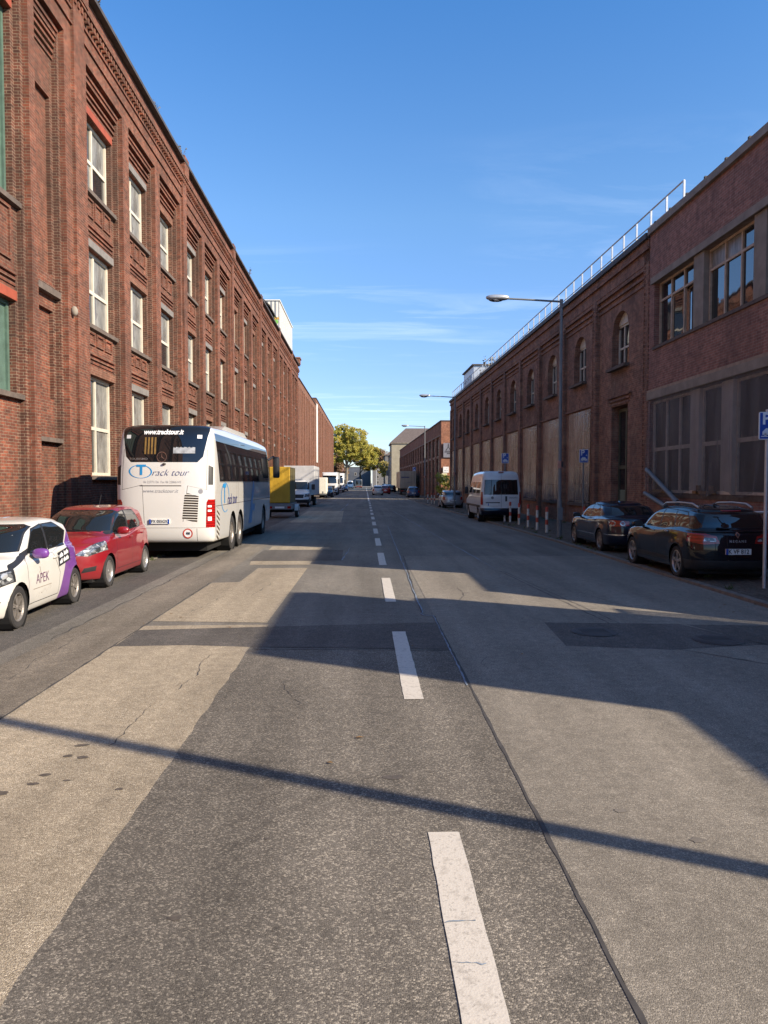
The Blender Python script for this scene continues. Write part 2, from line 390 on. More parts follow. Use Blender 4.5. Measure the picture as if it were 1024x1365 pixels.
def cobble():
    t = NT('cobbled_pavement'); p = t.pos()
    d = t.vor(p, 9., 'Distance', 'DISTANCE_TO_EDGE'); c = t.new('ShaderNodeSeparateColor', Color=t.vor(p, 9., 'Color')).outputs[0]
    col = t.mix(t.ramp(c, [(0, (.085, .068, .052)), (1, (.15, .12, .092))]), (.05, .043, .03), t.ramp(d, [(.02, 1.), (.09, 0.)]))
    col = t.mix(col, (.055, .06, .022), t.math('MULTIPLY', t.ramp(t.noise(p, 1.3, 6, .7), [(.52, 0.), (.7, 1.)]), .7))
    col = t.mix(col, t.ramp(t.noise(p, 6., 4), [(.3, .75), (.7, 1.2)]), 1., 'MULTIPLY')
    t.base(col, .9); t.bump(t.ramp(d, [(0., 0.), (.12, 1.)]), .6, .02); return t.m
M['cobble'] = cobble()
M['kerbstone'] = plain('granite_kerb', (.17, .15, .125), .9, .3, 7, bump=.3)
def marking_mat():
    t = NT('worn_road_paint'); p = t.pos()
    n = t.noise(p, 14., 6, .7); v = t.vor(p, 85.)
    col = t.mix((.60, .55, .475), (.27, .235, .19), t.ramp(n, [(.52, 0.), (.75, .7)]))
    col = t.mix(col, (.16, .14, .12), t.math('MULTIPLY', t.ramp(t.noise(p, 60., 3), [(.58, 0.), (.66, 1.)]), .38))
    t.base(col, .75); t.bump(v, .12, .006); return t.m
M['mark'] = marking_mat()

def sheet(name, pts, z, mat):
    return tag(MB().poly(pts, z).build(name, mat), kind='structure')
ground = tag(MB().poly([(-900, -300), (900, -300), (900, 1500), (-900, 1500)], -.03).build('ground', plain('dusty_ground', (.16, .14, .11), .95, .3, .3)), kind='structure')
def rx(y): return 6.4 if y < 25 else max(5.25, 6.4 - (y-25)*1.0/45)          # kerb line
YS = [-40, 0, 12, 25, 40, 55, 70, 100, 160, 320, 600]
mb = MB()
for a, b in zip(YS, YS[1:]): mb.add([(-4.3, a, 0), (rx(a), a, 0), (rx(b), b, 0), (-4.3, b, 0)], [(0, 1, 2, 3)])
road = tag(mb.build('road', M['asph_far']), kind='structure')
def wob(x0, y0, x1, y1, n, amp):
    return [(x0+(x1-x0)*i/n+RND.uniform(-amp, amp)*(0 < i < n), y0+(y1-y0)*i/n) for i in range(n+1)]
# coarse carriageway on the left of the seam, newer smooth asphalt on the right
BND = wob(-1.38, -15, -1.40, 8.9, 120, .012)
sheet('road_surface_coarse', BND + wob(1.03, 8.75, 1.03, -15, 40, .006), .004, M['asph_mid'])
sheet('road_surface_smooth', wob(1.03, -15, 1.03, 20, 30, .006) + [(6.39, 20), (6.39, -15)], .004, M['asph_right'])
sheet('road_surface_beige', wob(-3.07, -15, -3.08, 10.35, 40, .01)[::-1] + BND + [(-1.36, 10.4)], .004, M['asph_beige'])
sheet('road_surface_beige_far', [(-3.07, 10.7), (-1.40, 10.55), (-1.35, 17.35), (-2.5, 17.3), (-2.52, 14.9), (-3.05, 14.8)], .004, M['asph_beige'])
sheet('road_patch', wob(-3.06, 10.05, 1.0, 10.5, 14, .02)[::-1] + [(-3.06, 9.05)] + [(-2.2, 9.1), (-1.4, 8.98), (1.0, 8.8)], .0055, M['asph_dark'])
sheet('road_patch', [(-2.9, 18.85), (-1.35, 18.85), (-1.35, 18.0), (-2.8, 18.0)], .0055, M['asph_beige'])
sheet('road_patch', [(-2.9, 23.2), (-1.3, 23.2), (-1.35, 22.0), (-2.85, 22.0)], .0055, M['asph_beige'])
sheet('road_patch', [(-3.0, 21.9), (-.65, 21.9), (-.6, 18.95), (-2.95, 18.95)], .0055, M['asph_dark'])
sheet('road_patch', [(-3.8, 37.0), (-1.2, 37.0), (-1.5, 52), (-4.0, 52)], .0055, M['asph_beige'])
sheet('road_patch', [(2.55, 10.45), (4.42, 10.3), (4.95, 8.95), (3.65, 8.7), (2.45, 8.95)], .0055, M['asph_dark'])
sheet('road_patch', [(4.5, 10.25), (6.2, 10.1), (6.2, 6.2), (5.0, 8.7)], .0055, M['asph_dark'])
sheet('road_edge_strip', wob(-4.0, -15, -3.95, 24, 40, .03)[::-1] + wob(-3.09, -15, -3.09, 24, 30, .006), .0055, M['asph_strip'])
mb = MB()
for a, b in zip(YS, YS[1:]): mb.add([(-6.0, a, -.002), (-4.28, a, -.002), (-4.28, b, -.002), (-6.0, b, -.002)], [(0, 1, 2, 3)])
tag(mb.build('parking_lane', M['asph_dark']), kind='structure')
mb = MB()
for a, b in zip(YS, YS[1:]): mb.box(-9.0, -5.62, a, b, -.05, .012)
tag(mb.build('pavement', M['cobble']), kind='structure')
mb = MB(); y = -14.
while y < 220: mb.rbox(-5.62, -5.48, y+.006, y+.99, -.1, .022, .012); y += 1.
tag(mb.build('kerb', M['kerbstone']), kind='structure')
mb = MB()
for a, b in zip(YS, YS[1:]): mb.add([(rx(a)+.14, a, .05), (13, a, .05), (13, b, .05), (rx(b)+.14, b, .05)], [(0, 1, 2, 3)])
tag(mb.build('pavement', M['cobble']), kind='structure')
mb = MB(); y = -14.
while y < 220:
    a, b = rx(y), rx(y+1); mb.add([(a, y+.005, -.05), (a+.15, y+.005, -.05), (b+.15, y+.995, -.05), (b, y+.995, -.05), (a+.01, y+.005, .055), (a+.15, y+.005, .06), (b+.15, y+.995, .06), (b+.01, y+.995, .055)],
        [(0,3,2,1),(4,5,6,7),(0,1,5,4),(1,2,6,5),(2,3,7,6),(3,0,4,7)]); y += 1.
tag(mb.build('kerb', M['kerbstone']), kind='structure')
# markings: 3 m dashes along the centre line, long line far away
mb = MB(); y0 = 1.0; k = 0
STARTS = [1.05, 6.75, 12.33, 17.85] + [23.35+5.55*k for k in range(10)]
for s in STARTS:
    e = s+3.1; n = 26
    xl = [.335+RND.uniform(-.003, .003) for _ in range(n+1)]; xr = [.515+RND.uniform(-.003, .003) for _ in range(n+1)]
    if s < 8: xl = [x+.02 for x in xl]; xr = [x+.02 for x in xr]
    mb.poly([(xl[i], s+(e-s)*i/n) for i in range(n+1)][::-1] + [(xr[i], s+(e-s)*i/n) for i in range(n+1)], .0085)
for a, b in ((79, 150), (158, 260)): mb.poly([(.3, a), (.48, a), (.48, b), (.3, b)], .0085)
tag(mb.build('road_marking', M['mark']), kind='structure')
def ribbon(mb, pts, wd, z=.007, amp=.0):
    L = []; Rr = []
    for i, p in enumerate(pts):
        a = Vector(pts[max(i-1, 0)]); b = Vector(pts[min(i+1, len(pts)-1)]); d = (b-a).normalized(); n = Vector((-d.y, d.x))
        k = wd*(.5+RND.uniform(-amp, amp)); q = Vector(p); L.append(q+n*k); Rr.append(q-n*k)
    mb.add([(q.x, q.y, z) for q in L+Rr], [(i, i+1, len(L)+i+1, len(L)+i) for i in range(len(L)-1)])
mb = MB()
ribbon(mb, wob(1.02, -6, 1.03, 11, 90, .005), .022, .007, .22)
ribbon(mb, [(1.03, 11), (.88, 11.05), (.85, 11.2)] + wob(.86, 11.3, 1.03, 20, 30, .01), .022, .007, .2)
ribbon(mb, wob(-3.08, -6, -3.08, 14.8, 120, .01), .022, .007, .3)
ribbon(mb, wob(3.75, 8.72, 6.3, 5.9, 30, .015), .018, .007, .3)
ribbon(mb, wob(3.02, 16.6, 3.45, 10.35, 40, .012), .018, .007, .3); ribbon(mb, wob(3.1, 16.6, 3.6, 10.35, 40, .012), .015, .007, .3)
ribbon(mb, wob(-1.35, 8.86, 1.02, 8.72, 30, .012), .02, .007, .4)
ribbon(mb, wob(-4.0, 9.5, -3.95, 24, 60, .03), .02, .007, .3)
def crack(x, y, dx, dy, n, wd):
    pts = []
    for i in range(n):
        pts.append((x, y)); x += dx+RND.uniform(-.04, .04); y += dy+RND.uniform(-.03, .03)
    ribbon(mb, pts, wd, .0071, .45)
for a in ((-1.95, 5.6, .012, .09, 12, .007), (-1.8, 7.1, -.004, .1, 16, .007), (1.6, 12.5, .01, .12, 14, .009), (-.1, 4.6, .02, .05, 9, .004), (-.6, 6.6, -.01, .07, 12, .004), (2.6, 5.0, .05, .03, 12, .004), (4.3, 11.5, -.03, .12, 18, .007), (-2.7, 11.5, .02, .1, 20, .007), (-2.0, 13., .015, .12, 14, .008), (-3.6, 7.5, -.01, .14, 18, .007), (1.25, 7.6, .01, .09, 9, .004)): crack(*a)
tag(mb.build('road_seam', M['seam']), kind='structure')
mb = MB()
ribbon(mb, wob(1.0, 7.2, 1.02, 11, 40, .006), .014, .0095, .3); ribbon(mb, [(1.03, 11), (.88, 11.05), (.84, 11.2)] + wob(.88, 11.3, 1.02, 34, 50, .012), .02, .0095, .3)
ribbon(mb, wob(1.9, 52, 3.0, 17, 40, .02), .025, .0095, .3); ribbon(mb, wob(-.45, 22.6, -.6, 19, 10, .03), .03, .0095, .4)
ribbon(mb, wob(-1.6, 70, -1.7, 52, 10, .03), .05, .0095, .4)
for (y_, a_) in ((3.28, .012), (3.0, -.02), (7.9, .01)): ribbon(mb, [(.36+i*.02, y_+RND.uniform(-.006, .006)+a_*i/8) for i in range(8)], .006, .0105, .4)
tag(mb.build('chalk_line', M['chalk']), kind='structure')
mb = MB()
for (x, y, r) in ((-2.35, 4.75, .05), (-2.38, 4.62, .055), (-2.22, 4.12, .045), (-2.15, 5.62, .045), (-2.17, 5.4, .035), (-2.05, 5.37, .04), (-2.2, 4.9, .03), (-2.18, 5.05, .035), (-.87, 3.35, .03), (-2.0, 4.95, .02), (-1.6, 4.8, .025), (.19, 4.95, .06), (-.55, 4.1, .015)):
    mb.poly([(x+r*math.cos(t)*RND.uniform(.8, 1.5), y+r*.75*math.sin(t)*RND.uniform(.7, 1.2)) for t in [2*PI*i/11 for i in range(11)]], .0068)
tag(mb.build('oil_stain', M['stain']), kind='structure')
mb = MB()
for (x, y, r) in ((1.85, 4.02, .035), (1.55, 4.4, .03), (4.9, 12.6, .06), (3.4, 6.4, .02)):
    mb.poly([(x+r*math.cos(t)*RND.uniform(.8, 1.5), y+r*math.sin(t)*RND.uniform(.7, 1.2)) for t in [2*PI*i/11 for i in range(11)]], .0068 if y < 4.3 else .0067)
tag(mb.build('pale_stain', M['kerbstone']), kind='structure')
for i, (x, y) in enumerate(((3.05, 9.75), (4.45, 9.2))):
    m_ = MB(); m_.poly(disc(.3, 24, (x, y)), .0135); m_.poly(disc(.25, 24, (x, y)), .016)
    for k in range(-2, 3): m_.box(x-.18, x+.18, y+k*.08-.015, y+k*.08+.015, .0162, .02)
    tag(m_.build('manhole_cover', M['coping'], origin=(x, y, 0)), ['round iron manhole cover in the middle of the dark asphalt patch', 'round iron manhole cover at the right end of the dark asphalt patch'][i], 'manhole cover', 'manhole covers in the right lane')
# weeds along the right kerb and wall foot
M['leaf'] = plain('weed_green', (.07, .095, .025), .8, .5, 6)
mb = MB()
def tuft(mb, x, y, z, n, h):
    for _ in range(n):
        a = RND.uniform(0, 2*PI); l = h*RND.uniform(.5, 1); r = RND.uniform(.0, .08)
        bx, by = x+r*math.cos(a*3), y+r*math.sin(a*3); dx, dy = math.cos(a)*l*.6, math.sin(a)*l*.6
        mb.add([(bx-.008, by, z), (bx+.008, by, z), (bx+dx, by+dy, z+l)], [(0, 1, 2)])
for _ in range(130):
    y = RND.uniform(11, 60); tuft(mb, RND.choice([rx(y)+RND.uniform(.1, .35), 9.8-RND.uniform(0, .15)-max(0, y-26)*.0152, RND.uniform(6.6, 8.5)]), y, .05, RND.randint(4, 12), RND.uniform(.04, .16))
for _ in range(60): tuft(mb, -5.5+RND.uniform(-.1, .06), RND.uniform(8, 22), .01, 7, RND.uniform(.04, .12))
lv = MB()
for _ in range(420):
    sd = RND.random(); y = RND.uniform(4, 60)
    x = rx(y)+RND.uniform(-.5, .5)**3*8 if sd < .55 else (-5.5+RND.uniform(-.8, .8)**3*1.5 if sd < .85 else RND.uniform(-4, 6))
    a = RND.uniform(0, PI); r = RND.uniform(.015, .04); z = .012 if -5.4 < x < rx(y) else (.066 if x > 0 else .03)
    lv.add([(x+r*math.cos(a), y+r*math.sin(a), z), (x-r*.5*math.sin(a), y+r*.5*math.cos(a), z+.006), (x-r*math.cos(a), y-r*math.sin(a), z+.002), (x+r*.5*math.sin(a), y-r*.5*math.cos(a), z+.008)], [(0, 1, 2, 3)])
tag(lv.build('fallen_leaves', plain('dry_fallen_leaf', (.22, .13, .05), .8, .5, 2)), 'dry brown fallen leaves scattered along both gutters', 'leaves', kind='stuff')
tag(mb.build('weeds', M['leaf']), 'low green weeds in the joints of both pavements', 'weeds', kind='stuff')
# ------------------------------------------------------------------ left factory
def win_mesh(w, h, rows, cols, fr=.07, bar=.045, dep=.1):
    """frame mesh in local coords: x 0..-dep (front at 0), y 0..w, z 0..h ; rows/cols are inner bar positions (fractions)"""
    mb = MB()
    mb.box(-dep, 0, 0, fr, 0, h); mb.box(-dep, 0, w-fr, w, 0, h)
    mb.box(-dep, 0, fr, w-fr, 0, fr); mb.box(-dep, 0, fr, w-fr, h-fr, h)
    zs = [fr] + [h*r for r in rows] + [h-fr]; ys = [fr] + [w*c for c in cols] + [w-fr]
    for c in ys[1:-1]: mb.box(-dep+.01, -.006, c-bar, c+bar, fr, h-fr)
    for r in zs[1:-1]:
        for a, b in zip(ys, ys[1:]):
            mb.box(-dep+.015, -.012, a+(bar if a > fr else 0), b-(bar if b < w-fr else 0), r-bar, r+bar)
    return mb, ys, zs
def pane_mesh(ys, zs, x, sel=None):
    mb = MB()
    for i, (a, b) in enumerate(zip(ys, ys[1:])):
        for j, (c, d) in enumerate(zip(zs, zs[1:])):
            if sel is None or sel(i, j): mb.add([(x, a, c), (x, b, c), (x, b, d), (x, a, d)], [(0, 1, 2, 3)])
    return mb
PROT = {}
def window(key, parent, loc, w, h, rows, cols, mats, sillmat=None, lintel=None, fr=.07, bar=.045, flip=1, pale=None):
    """a window part with its panes, sill and lintel as sub-parts; first of each kind is built, the others are copies"""
    if key not in PROT:
        mb, ys, zs = win_mesh(w, h, rows, cols, fr, bar)
        f = mb.build('window', mats[0], parent, origin=(0, 0, 0))
        pane_mesh(ys, zs, -.06, (lambda i, j: (i, j) not in pale) if pale else None).build('pane', mats[1], f, origin=(0, 0, 0))
        if pale: pane_mesh(ys, zs, -.06, lambda i, j: (i, j) in pale).build('painted_pane', M['glass_pale'], f, origin=(0, 0, 0))
        if sillmat: MB().box(-.12, .3, -.16, w+.16, -.13, -.003).build('sill', sillmat, f, origin=(0, 0, 0))
        if lintel: MB().box(-.12, .21, -.02, w+.02, h+.003, h+.24).build('lintel', lintel, f, origin=(0, 0, 0))
        PROT[key] = f; f.location = loc
        if flip < 0: f.rotation_euler = (0, 0, PI)
        return f
    c = clone(PROT[key], parent); c.location = loc; c.parent = parent
    if flip < 0: c.rotation_euler = (0, 0, PI)
    return c

LX, LY = -8.4, 23.1
Lb = wempty('brick_factory', (LX, LY, 0))
tag(Lb, 'long three storey red brick factory with stepped window bays along the left side', 'factory')
F0, F1, F2, FW, FB = LX, LX-.15, LX-.30, LX-.46, LX-.95
J = MB()
W = MB(); 
ZT = 16.72
def bay(o0, o1, zones, teeth=False, blind=False, winx=.35):
    """stepped recess between piers, from o0 to o1; zones = [(z0,z1)] of window openings"""
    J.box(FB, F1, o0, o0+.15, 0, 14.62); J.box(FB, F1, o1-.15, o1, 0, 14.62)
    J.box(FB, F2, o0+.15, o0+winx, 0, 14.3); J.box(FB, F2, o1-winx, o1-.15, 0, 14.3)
    a, b = o0+winx, o1-winx; z = 0.
    for (z0, z1) in zones + [(14.3, 14.3)]:
        W.box(FB, F2-.004, a, b, z, z0)
        if z0 - z > .9 and z > 0:      # decorated spandrel: raised frames and corbel courses
            for q in range(3):
                W.box(F2-.01, F2+.03+.025*q, a-.02+.02*q, b+.02-.02*q, z+.36+.0+.13*q, z+.43+.13*q) if z0 < 14.2 else None
            n = 3; wd = (b-a-.3)/n
            if z0 < 14.2:
                zt = z0-.2; zb_ = z+.95
                for k in range(n):
                    y = a+.15+k*wd
                    for (p, q, r, s_) in ((y+.06, y+wd-.06, zb_, zb_+.07), (y+.06, y+wd-.06, zt-.07, zt), (y+.06, y+.13, zb_+.07, zt-.07), (y+wd-.13, y+wd-.06, zb_+.07, zt-.07)):
                        if zt-.07 > zb_+.1: W.box(F2-.01, F2+.045, p, q, r, s_)
        z = z1
    if blind:
        for (z0, z1) in zones: W.box(FB, F2-.12, a-.001, b+.001, z0-.001, z1+.001)
    # corbelled head
    zc = zones[-1][1]+.26 if not blind else 13.7
    k = 0
    while zc + .08 < 14.3:
        W.box(F2-.01, F2+.04+.03*k, o0+.15-.0, o1-.15, zc, zc+.075); zc += .16; k += 1
    W.box(FB, F1+.003, o0+.15, o1-.15, 14.3, 14.62)
    W.box(F1-.01, F1+.05, o0+.15, o1-.15, 14.42, 14.5)
    W.box(FB, F0, o0, o1, 14.62, 14.9)
    if 0:
        z = .3
        while z < 14.2:
            for (y, x) in ((o1-.15, F1), (o1-winx, F2), (o1, F0)):
                W.box(x-.05, x+.012, y-.06, y+.002, z, z+.077) if y != o1 else W.box(x-.06, x+.012, y+.0, y+.07, z, z+.077)
            z += .154
ZW = [(2.22, 5.42), (6.98, 9.42), (11.16, 13.5)]
ops = []
for g_ in range(6):
    y0 = 23.1+12.55*g_ if g_ < 6 else 0
    for k in range(3):
        if y0+4.0*k+3.35 < 94: ops.append((y0+4.0*k+(.02 if k else 0), y0+4.0*k+3.35))
piers = []; last = None
for i, (a, b) in enumerate(ops):
    bay(a, b, ZW, teeth=(i < 4))
for i in range(len(ops)-1):
    a, b = ops[i][1], ops[i+1][0]
    if b-a < .9: W.box(FB, F0, a, b, 0, 14.9)
    else:
        W.box(FB, F0, a, b, 0, 14.9); W.box(F0-.01, F0+.09, a+.28, b-.28, 0, 16.0); W.box(F0+.0, F0+.2, a+.2, b-.2, 16.0, 16.9)
LE = 94.4
W.box(FB, F0, ops[-1][1], LE, 0, 14.9)
# pavilion with blind bay and stair windows (left edge of the picture), plain wall beyond
W.box(FB, F0, 21.45, 23.1, 0, 14.9); W.box(F0-.01, F0+.09, 21.95, 22.75, 0, 16.0); W.box(F0, F0+.2, 21.85, 22.85, 16.0, 16.95)
bay(19.55, 21.45, [(4.3, 6.75), (7.75, 12.6)], teeth=True, blind=True, winx=.3)
W.box(FB, F0, 19.2, 19.55, 0, 14.9)
bay(15.6, 19.2, [(4.2, 6.5), (8.95, 13.6)], teeth=True, winx=.32)
for y0 in (-2.6, 3.5, 9.6):
    W.box(FB, F0, y0+4.6, y0+6.1, 0, 14.9)
    bay(y0, y0+4.6, ZW, blind=True)
W.box(FB, F0, -14, -2.6, 0, 14.9)
# frieze, dentil cornice, parapet
W.box(FB, F0+.002, -14, LE, 14.9, ZT-.12)
W.box(F0, F0+.06, -14, LE, 15.05, 15.13); W.box(F0, F0+.05, -14, LE, 15.5, 15.58)
y = 13.
while y < LE-.2: W.box(F0, F0+.13, y, y+.12, 15.72, 15.92); y += .25
W.box(F0, F0+.17, -14, LE, 15.92, 16.04); W.box(F0, F0+.12, -14, LE, 16.04, 16.24)
W.box(LX-14, FB, LE-.4, LE, 0, ZT-.15); W.box(LX-14, FB, -14, -13.6, 0, ZT-.15)
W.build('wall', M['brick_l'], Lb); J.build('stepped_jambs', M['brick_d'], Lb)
MB().box(FB-.05, F0+.22, -14.05, LE+.05, ZT-.12, ZT).build('coping', M['coping'], Lb)
MB().box(LX-14, FB-.05, -13.6, LE-.4, ZT-.6, ZT-.5).build('roof', M['roof'], Lb)
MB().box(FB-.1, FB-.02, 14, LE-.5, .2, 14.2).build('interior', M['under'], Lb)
ww = 3.35-.7
for i, (a, b) in enumerate(ops):
    for j, (z0, z1) in enumerate(ZW):
        red = (i == 0 and j == 2)
        pale = {0: ((1, 0), (1, 1)), 1: ((1, 0), (1, 1), (0, 1)), 2: ((1, 1), (0, 0))}[(i*2+j) % 3]
        key = ('L', j, red, (i*2+j) % 3, (i+j) % 2)
        f = window(key, Lb, (FW-LX, a+.35-LY, z0), b-a-.7 if key not in PROT else 0, z1-z0, [.48], [.5], (M['frame_w'], M['glass_win']), M['sill'],
               M['lintel_red'] if red else (M['lintel_grey'] if (i+j) % 2 else M['brick_l2']), fr=.1, bar=.055, pale=pale)
for (z0, z1) in ((4.2, 6.5), (8.95, 13.6)):
    window(('G', z0), Lb, (FW-LX, 15.6+.32-LY, z0), 2.96, z1-z0, [], [.2, .4, .6, .8], (M['frame_g'], M['frame_g']), M['sill'], M['lintel_red'], fr=.1, bar=.03)
for z0, z1, in ((7.12, 7.3), (3.1, 3.22)): MB().box(F2-.1, F1+.03, 19.72, 21.28, z0, z1).build('sill', M['sill'], Lb)
MB().ell((F0+.08, 21.7, 6.9), .1, .1, .14).build('wall_lamp_stub', M['concrete'], Lb, smooth=True)

# lower factory wings further down
def ribbed(name, label, x, y0, y1, z, pitch, brickm, ribw, paned, parent_kw=None, side=1):
    r = wempty(name, (x, y0, 0)); tag(r, label, 'factory')
    w_ = MB(); s = side
    w_.box(x-s*.9, x-s*.25, y0, y1, 0, z-.6); w_.box(x-s*.9, x, y0, y1, z-1.0, z-.1)
    w_.box(x-s*13, x-s*.9, y0, y0+.4, 0, z-.2); w_.box(x-s*13, x-s*.9, y1-.4, y1, 0, z-.2)
    n = int((y1-y0)/pitch)
    for i in range(n+1):
        y = y0+i*(y1-y0-ribw)/n; w_.box(x-s*.3, x+s*(.06 if i % 4 == 0 else 0.), y, y+ribw, 0, z-1.0)
    w_.build('wall', brickm, r)
    MB().box(x-s*1., x+s*.12, y0-.05, y1+.05, z-.1, z).build('coping', M['coping'], r)
    MB().box(x-s*13, x-s*1., y0+.4, y1-.4, z-.7, z-.6).build('roof', M['roof'], r)
    for i in range(n):
        y = y0+i*(y1-y0-ribw)/n+ribw; wd = (y1-y0-ribw)/n-ribw
        for (c, d) in paned:
            mb = MB(); mb.box(x-s*.252, x-s*.17, y+.08, y+wd-.08, c, d); f = mb.build('window', M['frame_b'], r)
            mb = MB()
            for k in range(4):
                h = (d-c-.2)/4; mb.add([(x-s*.167, y+.16, c+.1+k*h+.04), (x-s*.167, y+wd-.16, c+.1+k*h+.04), (x-s*.167, y+wd-.16, c+.1+(k+1)*h-.04), (x-s*.167, y+.16, c+.1+(k+1)*h-.04)], [(0, 1, 2, 3)])
            mb.build('pane', M['glass_far'], f)
    return r
r2 = ribbed('ribbed_factory_wing', 'two storey brown brick wing with close vertical ribs, beyond the tall red factory', -8.4, 94.45, 127.1, 15.2, 2.3, M['brick_l2'], 1.0, ((3.0, 7.2), (8.2, 13.2)))
r3 = ribbed('ribbed_factory_wing', 'last red brick wing on the left before the trees, with a white vertical strip', -8.4, 127.15, 198, 16.4, 5.2, M['brick_l2'], 2.2, ((3.5, 7.), (8.5, 13.)))
MB().box(-8.4, -8.2, 127.3, 129.3, 5.4, 15.4).build('white_strip', M['white'], r3)
MB().prism([(127.15, 16.4), (139, 16.4), (133, 18.3)], 'x', -21, -12).build('gable_roof', M['roof'], r3)
# corner turret on the first factory
mb = MB(); mb.box(-9.3, -8.1, 92.6, 94.3, 16.72, 17.3); mb.box(-9.4, -8.0, 92.5, 94.4, 17.3, 17.45); mb.build('parapet_turret', M['brick_l2'], Lb)
# white roof-top plant housing
rb = wempty('rooftop_housing', (-9.6, 84.2, 16.1)); tag(rb, 'white corrugated metal plant housing on the roof of the red factory, with a graffiti', 'roof housing')
def corr():
    t = NT('white_corrugated_sheet'); p = t.coord(); s_ = t.new('ShaderNodeSeparateXYZ', Vector=p)
    wv = t.math('SINE', t.math('MULTIPLY', t.math('ADD', s_.outputs[0], s_.outputs[1]), 14.))
    n = t.noise(p, 1.2, 4); t.base(t.ramp(n, [(.3, (.5, .47, .41)), (.75, (.62, .59, .53))]), .5); t.bump(wv, .8, .04); return t.m
MB().box(-18, -9.6, 84.2, 99, 16.1, 22.3).build('wall', corr(), rb)
MB().box(-18.1, -9.5, 84.1, 99.1, 22.3, 22.42).build('roof_edge', M['white'], rb)
M['spray_b'] = plain('blue_spray_paint', (.06, .33, .48), .5, .2, 5); M['spray_g'] = plain('green_spray_paint', (.22, .5, .09), .5, .3, 5); M['spray_o'] = plain('orange_spray_paint', (.6, .33, .05), .5, .2, 5)
shape2d(rb, ringpolys(.62, .85, .18, 0, 300), M['spray_b'], (-1.15, 0, 4.55), 'south', 'graffiti', off=.02)
shape2d(rb, [disc(.36, 14, (-.05, -.4)), disc(.3, 14, (.12, .15)), disc(.22, 12, (.0, .6))], M['spray_g'], (-.52, 0, 3.7), 'south', 'graffiti', off=.03)
shape2d(rb, [[(-.1, -.1), (.4, -.05), (.4, .15), (-.1, .18)]], M['spray_o'], (-.42, 0, 4.2), 'south', 'graffiti', off=.04)
rl = wempty('roof_lantern', (-10.2, 74, 16.1)); tag(rl, 'dark gabled roof lantern just in front of the white rooftop housing', 'roof lantern')
MB().prism([(-11.2, 16.1), (-9.5, 16.1), (-9.5, 19.3), (-10.3, 20.0), (-11.2, 19.3)], 'y', 74, 79).build('wall', M['coping'], rl)
MB().prism([(-11.4, 19.25), (-10.3, 20.15), (-9.3, 19.2), (-9.3, 19.35), (-10.3, 20.3), (-11.4, 19.4)], 'y', 73.7, 79.3).build('roof', M['roof'], rl)
# weeds growing on the cornice
def shrub(name, label, x, y, z, h, n, cat='plant', group=None, col='leaf_dry'):
    o = wempty(name, (x, y, z)); tag(o, label, cat, group)
    st = MB(); lf = MB()
    for i in range(n):
        a = RND.uniform(0, 2*PI); L = h*RND.uniform(.5, 1); dx, dy = math.cos(a)*L*.35, math.sin(a)*L*.35
        pts = [(x, y, z), (x+dx*.4, y+dy*.4, z+L*.5), (x+dx, y+dy, z+L)]
        st.tube(pts, .012, 4, .004)
        for k in range(9):
            t = RND.uniform(.35, 1.05); q = Vector((x+dx*t, y+dy*t, z+L*min(t, 1))) + Vector([RND.uniform(-.12, .12)*h for _ in range(3)]); s_ = RND.uniform(.03, .07)*max(.7, h)
            u = Vector([RND.uniform(-1, 1) for _ in range(3)]).normalized()*s_; v = Vector([RND.uniform(-1, 1) for _ in range(3)]).normalized()*s_
            lf.add([q-u, q-v, q+u, q+v], [(0, 1, 2, 3)])
    st.build('stem', M['twig'], o); lf.build('leaves', M[col], o)
M['twig'] = plain('dry_twig', (.12, .085, .05), .9, .3, 9); M['leaf_dry'] = plain('dry_leaf', (.17, .13, .05), .8, .4, 7); M['leaf_r'] = plain('reddish_leaf', (.16, .075, .04), .8, .4, 7)
for (y, h, lb) in ((23.9, .35, 'tiny dry weed on the cornice edge above the first window column'), (30.5, .6, 'dry sprig sticking out of the cornice above the second window column'), (34.6, .7, 'dry bent sprig on the cornice above the third window column'), (54., .6, 'thin twig on the cornice halfway to the white rooftop housing')):
    shrub('roof_weed', lb, LX+.1, y, ZT-.01, h, 4, group='weeds on the red factory cornice')

# ------------------------------------------------------------------ right side: near hall with the net
NX, NY = 10.0, 16.15
Nb = wempty('brick_hall', (NX, NY, 0)); tag(Nb, 'dark red brick hall at the right edge, with a dark net over its ground floor', 'hall')
w_ = MB(); b_ = NX+.5; NE = 26.15; NT_ = 10.62
Z1, Z2, Z3, Z4 = 1.66, 5.12, 6.68, 8.86
w_.box(NX, b_, NY, 25.97, 0, Z1); w_.box(NX, b_, 25.97, NE, 0, Z2)
w_.box(NX, b_, NY, NE, Z2, Z3); w_.box(NX, b_, 25.72, NE, Z3, Z4); w_.box(NX, b_, NY, NE, Z4, NT_)
w_.box(b_, 24, NY, NY+.4, 0, NT_-.1); w_.box(b_, 24, NE-.4, NE, 0, NT_-.1)
w_.build('wall', M['brick_n'], Nb)
mb = MB(); mb.box(NX-.12, b_+.1, NY-.05, NE-.05, NT_, NT_+.22); mb.build('coping', M['concrete'], Nb)
mb = MB(); y = NY+.6
while y < NE-.5: mb.box(NX-.1, NX+.1, y, y+.09, NT_+.22, NT_+.30); y += 1.25
mb.build('coping_clip', M['coping'], Nb)
MB().box(b_, 24, NY+.4, NE-.4, NT_-.6, NT_-.5).build('roof', M['roof'], Nb)
mb = MB(); mb.box(NX-.07, NX+.02, NY, 25.9, Z4, Z4+.22); mb.build('lintel', M['concrete'], Nb)
mb = MB(); mb.box(NX-.05, NX+.3, NY, 25.75, Z3-.1, Z3-.002); mb.build('sill', M['sill'], Nb)
